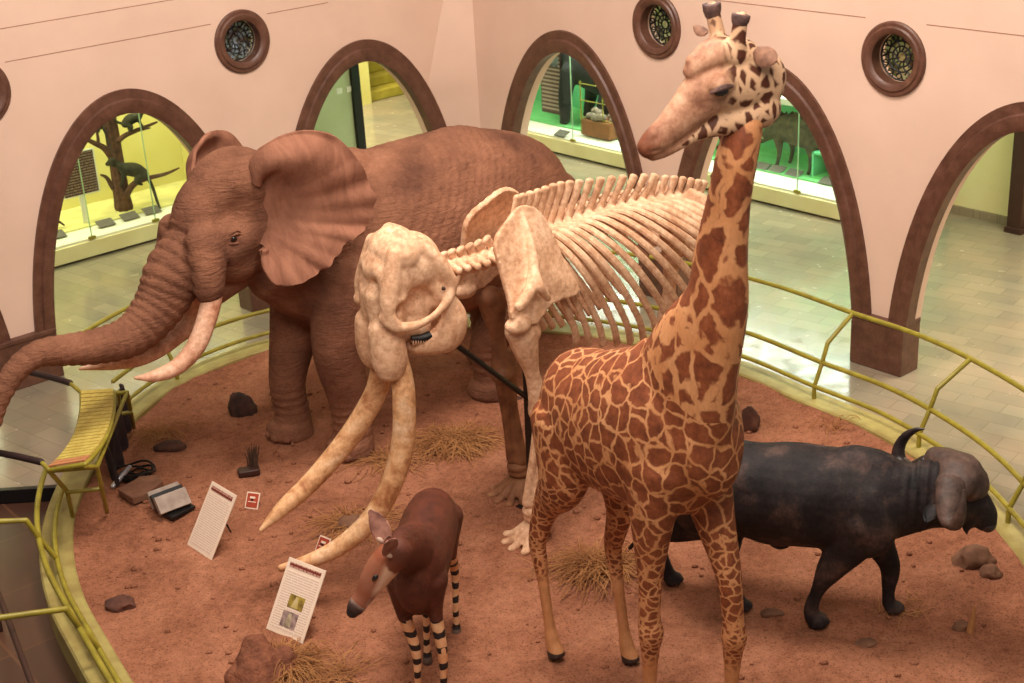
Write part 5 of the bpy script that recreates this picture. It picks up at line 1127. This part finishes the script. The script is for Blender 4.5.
# ================================================================== buffalo
BU = Frame((2.43, 9.05), (.93, -.36)); g = lambda x, y, v=0: BU.px(x, y, v)
def mk_buf():
    M = Mat('buffalo_coat', .68, .3); a = M.noise(3.5, 6, .65); h = M.noise(45, 5, .7, M.mapping((1, 1, .4)))
    c = M.ramp(a, [(.36, (22, 18, 20)), (.52, (46, 38, 38)), (.7, (96, 74, 66))]); M.color(M.mix(c, M.ramp(h, [(.3, (150, 140, 140)), (.65, (255, 255, 255))]), .6, 'MULTIPLY')); M.bump(h, .4, .01, M.bump(a, .3, .03)); return M.m
m_buf = mk_buf(); m_boss = simple('buffalo_boss_horn', (98, 76, 66), (52, 38, 34), 9, .6, .6, 30); m_horn = simple('dark_horn', (58, 46, 44), (26, 22, 24), 10, .35, .3, 40)
BE = empty('buffalo', 'black buffalo walking behind the giraffe with heavy grey horn boss', 'buffalo', BU)
bm = bmesh.new()
tube(bm, [(-1.30, -.03, 1.02), (-1.08, -.04, 1.04), (-.70, -.05, 1.02), (-.3, -.05, 1.03), (.05, -.05, 1.06), (.30, -.05, 1.10), (.52, -.05, 1.12), (.68, -.05, 1.10)],
     [(.20, .26), (.29, .34), (.34, .37), (.35, .385), (.31, .36), (.23, .29), (.17, .23), (.14, .19)], 26, 6)
ell(bm, (.02, -.05, 1.25), (.34, .17, .22)); ell(bm, (-1.12, -.04, 1.18), (.20, .18, .22)); ell(bm, (-.55, -.05, .92), (.5, .30, .30)); ell(bm, (.12, -.24, 1.0), (.20, .14, .30)); ell(bm, (-1.1, -.24, .98), (.22, .13, .28))
for s in (-1, 1): ell(bm, (-.95, -.04+.22*s, 1.27), (.09, .07, .08))
ff = [BU.pz(814, 625, GZ), BU.pz(890, 612, GZ)]; hf = [BU.pz(740, 610, GZ), BU.pz(670, 583, GZ)]
for f, s in ((ff[0], -1), (ff[1], 1)):
    x, y = f[0], f[1]; tube(bm, [(.06, -.05+.19*s, .98), (.05*.5+x*.4, y*.6+(-.05+.17*s)*.4, .68), (x*.85+.02, y, .44), (x-.02, y, .22), (x-.01, y, .12), (x+.02, y, .08)], [(.16, .22), (.11, .14), (.068, .072), (.05, .052), (.058, .06), (.05, .055)], 16, 5)
    tube(bm, [(x+.02, y, .12), (x+.04, y, .055)], [(.06, .065), (.072, .085)], 14, 2, flat=True)
for f, s in ((hf[0], -1), (hf[1], 1)):
    x, y = f[0], f[1]; tube(bm, [(-1.08, -.04+.17*s, .98), (-1.05+.3*(x+1.1), y*.7, .68), (x-.10, y, .46), (x-.06, y, .26), (x-.01, y, .12), (x+.02, y, .08)], [(.19, .25), (.12, .17), (.062, .08), (.045, .05), (.056, .06), (.05, .055)], 16, 5)
    tube(bm, [(x+.02, y, .12), (x+.04, y, .055)], [(.06, .065), (.07, .085)], 14, 2, flat=True)
# head low, nose away from the camera
h0 = g(935, 486, -.05); h1 = g(962, 496, -.02); h2 = g(980, 512, .02); h3 = g(985, 522, .03); print('buf head', h0, h1, h2, h3)
tube(bm, [(h0[0]-.08, -.05, h0[2]), h0, h1, h2, h3], [(.15, .18), (.15, .17), (.13, .15), (.10, .115), (.075, .08)], 20, 6)
tube(bm, [g(972, 520, -.03), g(966, 530, -.03), g(969, 538, -.03)], [.05, .03, .008], 10, 3)
ell(bm, (-.55, -.05, .62), (.09, .05, .07)); 
bo = organic('body', bm, m_buf, BE, None, .018, 4, fn=lambda co, no: .010*np.sin(co[:, 0]*95)*np.exp(-((co[:, 0]-.44)/.10)**2)*(co[:, 2] > .98)+np.array([.014*noise.noise(Vector(c*4.5)) for c in co]))
bm = bmesh.new()
ell(bm, g(966, 480, -.02), (.17, .17, .13), rotm('Y', 25)); B1 = [g(938, 460, .17), g(956, 465, .06), g(960, 474, -.08), g(952, 488, -.20)]
tube(bm, B1, [(.12, .10), (.15, .10), (.15, .10), (.12, .085)], 18, 5, (1, 0, 0)); organic('horn_boss', bm, m_boss, BE, None, .014, 3, fn=lambda co, no: np.array([.010*noise.noise(Vector(c*13)) for c in co]))
bm = bmesh.new(); tube(bm, [g(951, 484, -.22), g(948, 504, -.34), g(949, 520, -.42), g(956, 524, -.48), g(962, 510, -.52), g(964, 490, -.50)], [(.10, .07), (.085, .06), (.065, .05), (.045, .04), (.03, .028), .008] if False else [(.10, .07), (.085, .06), (.065, .05), (.045, .04), (.03, .028), (.008, .008)], 16, 6, (1, 0, 0)); build('horn', bm, m_boss, BE)
bm = bmesh.new(); tube(bm, [g(930, 464, .20), g(912, 470, .36), g(900, 462, .46), g(899, 448, .50), g(906, 436, .50), g(916, 430, .47), g(924, 429, .45)], [(.09, .07), (.075, .06), (.06, .05), (.045, .04), (.034, .03), (.02, .018), (.006, .006)], 16, 6, (1, 0, 0)); build('horn', bm, m_horn, BE)
for s, (a, b) in ((-1, (g(935, 505, -.22), g(926, 524, -.36))), (1, ((.62, .12, 1.1), (.56, .34, 1.0)))):
    a, b = np.array(a), np.array(b); d = b-a; bm = bmesh.new(); wv = np.cross(d, (0, 0, 1)); wv /= np.linalg.norm(wv)
    sheet(bm, [[tuple(a+d*t+wv*.055*math.sin(math.pi*(t*.85+.12))*math.sin(p)+np.array([0, 0, .03*(1-math.cos(p))])) for p in np.linspace(-1.2, 1.2, 7)] for t in np.linspace(0, 1, 12)], .012); build('ear', bm, m_buf, BE)
bm = bmesh.new(); ell(bm, (h3[0]+.02, h3[1], h3[2]-.01), (.06, .075, .06)); build('muzzle', bm, m_horn, BE)
for s in (-1, 1): bm = bmesh.new(); ell(bm, (h1[0]+.02, h1[1]+.13*s, h1[2]-.0), .022); build('eye', bm, m_eye, BE)
bm = bmesh.new(); tube(bm, [(-1.46, -.03, 1.12), (-1.58, -.03, .9), (-1.56, 0, .6), g(630, 548, .1), ], [.035, .024, .018, .016], 8, 5); tl = build('tail', bm, m_buf, BE)
# ================================================================== light
W = bpy.data.worlds.new('world'); SC.world = W; W.use_nodes = True
W.node_tree.nodes['Background'].inputs[0].default_value = (1.0, .86, .76, 1); W.node_tree.nodes['Background'].inputs[1].default_value = .24
def area(name, loc, size, power, color, target=None, rot=None, sizey=None, parent=None, spread=None):
    l = bpy.data.lights.new(name, 'AREA'); l.energy = power; l.color = color; l.size = size
    if sizey: l.shape = 'RECTANGLE'; l.size_y = sizey
    if spread: l.spread = math.radians(spread)
    o = bpy.data.objects.new(name, l); COL.objects.link(o); o.location = loc
    if target is not None: o.rotation_euler = (Vector(target)-Vector(loc)).to_track_quat('-Z', 'Y').to_euler()
    if rot is not None: o.rotation_euler = rot
    return o
def rmarea(name, a, size, power, color, sizey=None): w = RM.world(a); return area(name, w, size, power, color, rot=(0, 0, RM.rz), sizey=sizey)
area('hall_key_fill_light', (.2, 10.6, 9.6), 2.6, 860, (1.0, .88, .77), (0.2, 11.6, 0))
area('hall_key_fill_light', (.5, 4.5, 8.5), 3.5, 440, (1.0, .87, .76), (0.4, 12.5, 1.5))  # added fill from the camera side, lifts the surfaces facing it
area('hall_key_fill_light', (-3.5, 6.0, 8.5), 2.5, 260, (1.0, .84, .74), (-1.5, 15, 2.5))
# gallery lamps
rmarea('gallery_lamp', (-4.8, 1.9, 4.0), 8, 150, (.86, 1.0, .66), .6)
rmarea('gallery_lamp', (1.9, -2.0, 4.0), 1.6, 130, (.76, 1.0, .74), 6)
rmarea('gallery_lamp', (2.8, -8.6, 4.0), 3.0, 380, (1.0, .93, .76), 3)
rmarea('gallery_lamp', (1.8, 6.5, 4.0), 3.5, 560, (1.0, .95, .66), 2.5)
rmarea('case_lamp', (-4.6, 4.2, 2.66), 6, 120, (1.0, 1.0, .72), .5)
rmarea('case_lamp', (4.3, -.4, 2.66), .5, 260, (.95, 1.0, .92), 6.4)
vs = SC.view_settings; vs.view_transform = 'Standard'; vs.look = 'None'; vs.gamma = 1; vs.use_curve_mapping = False; vs.exposure = 0.0
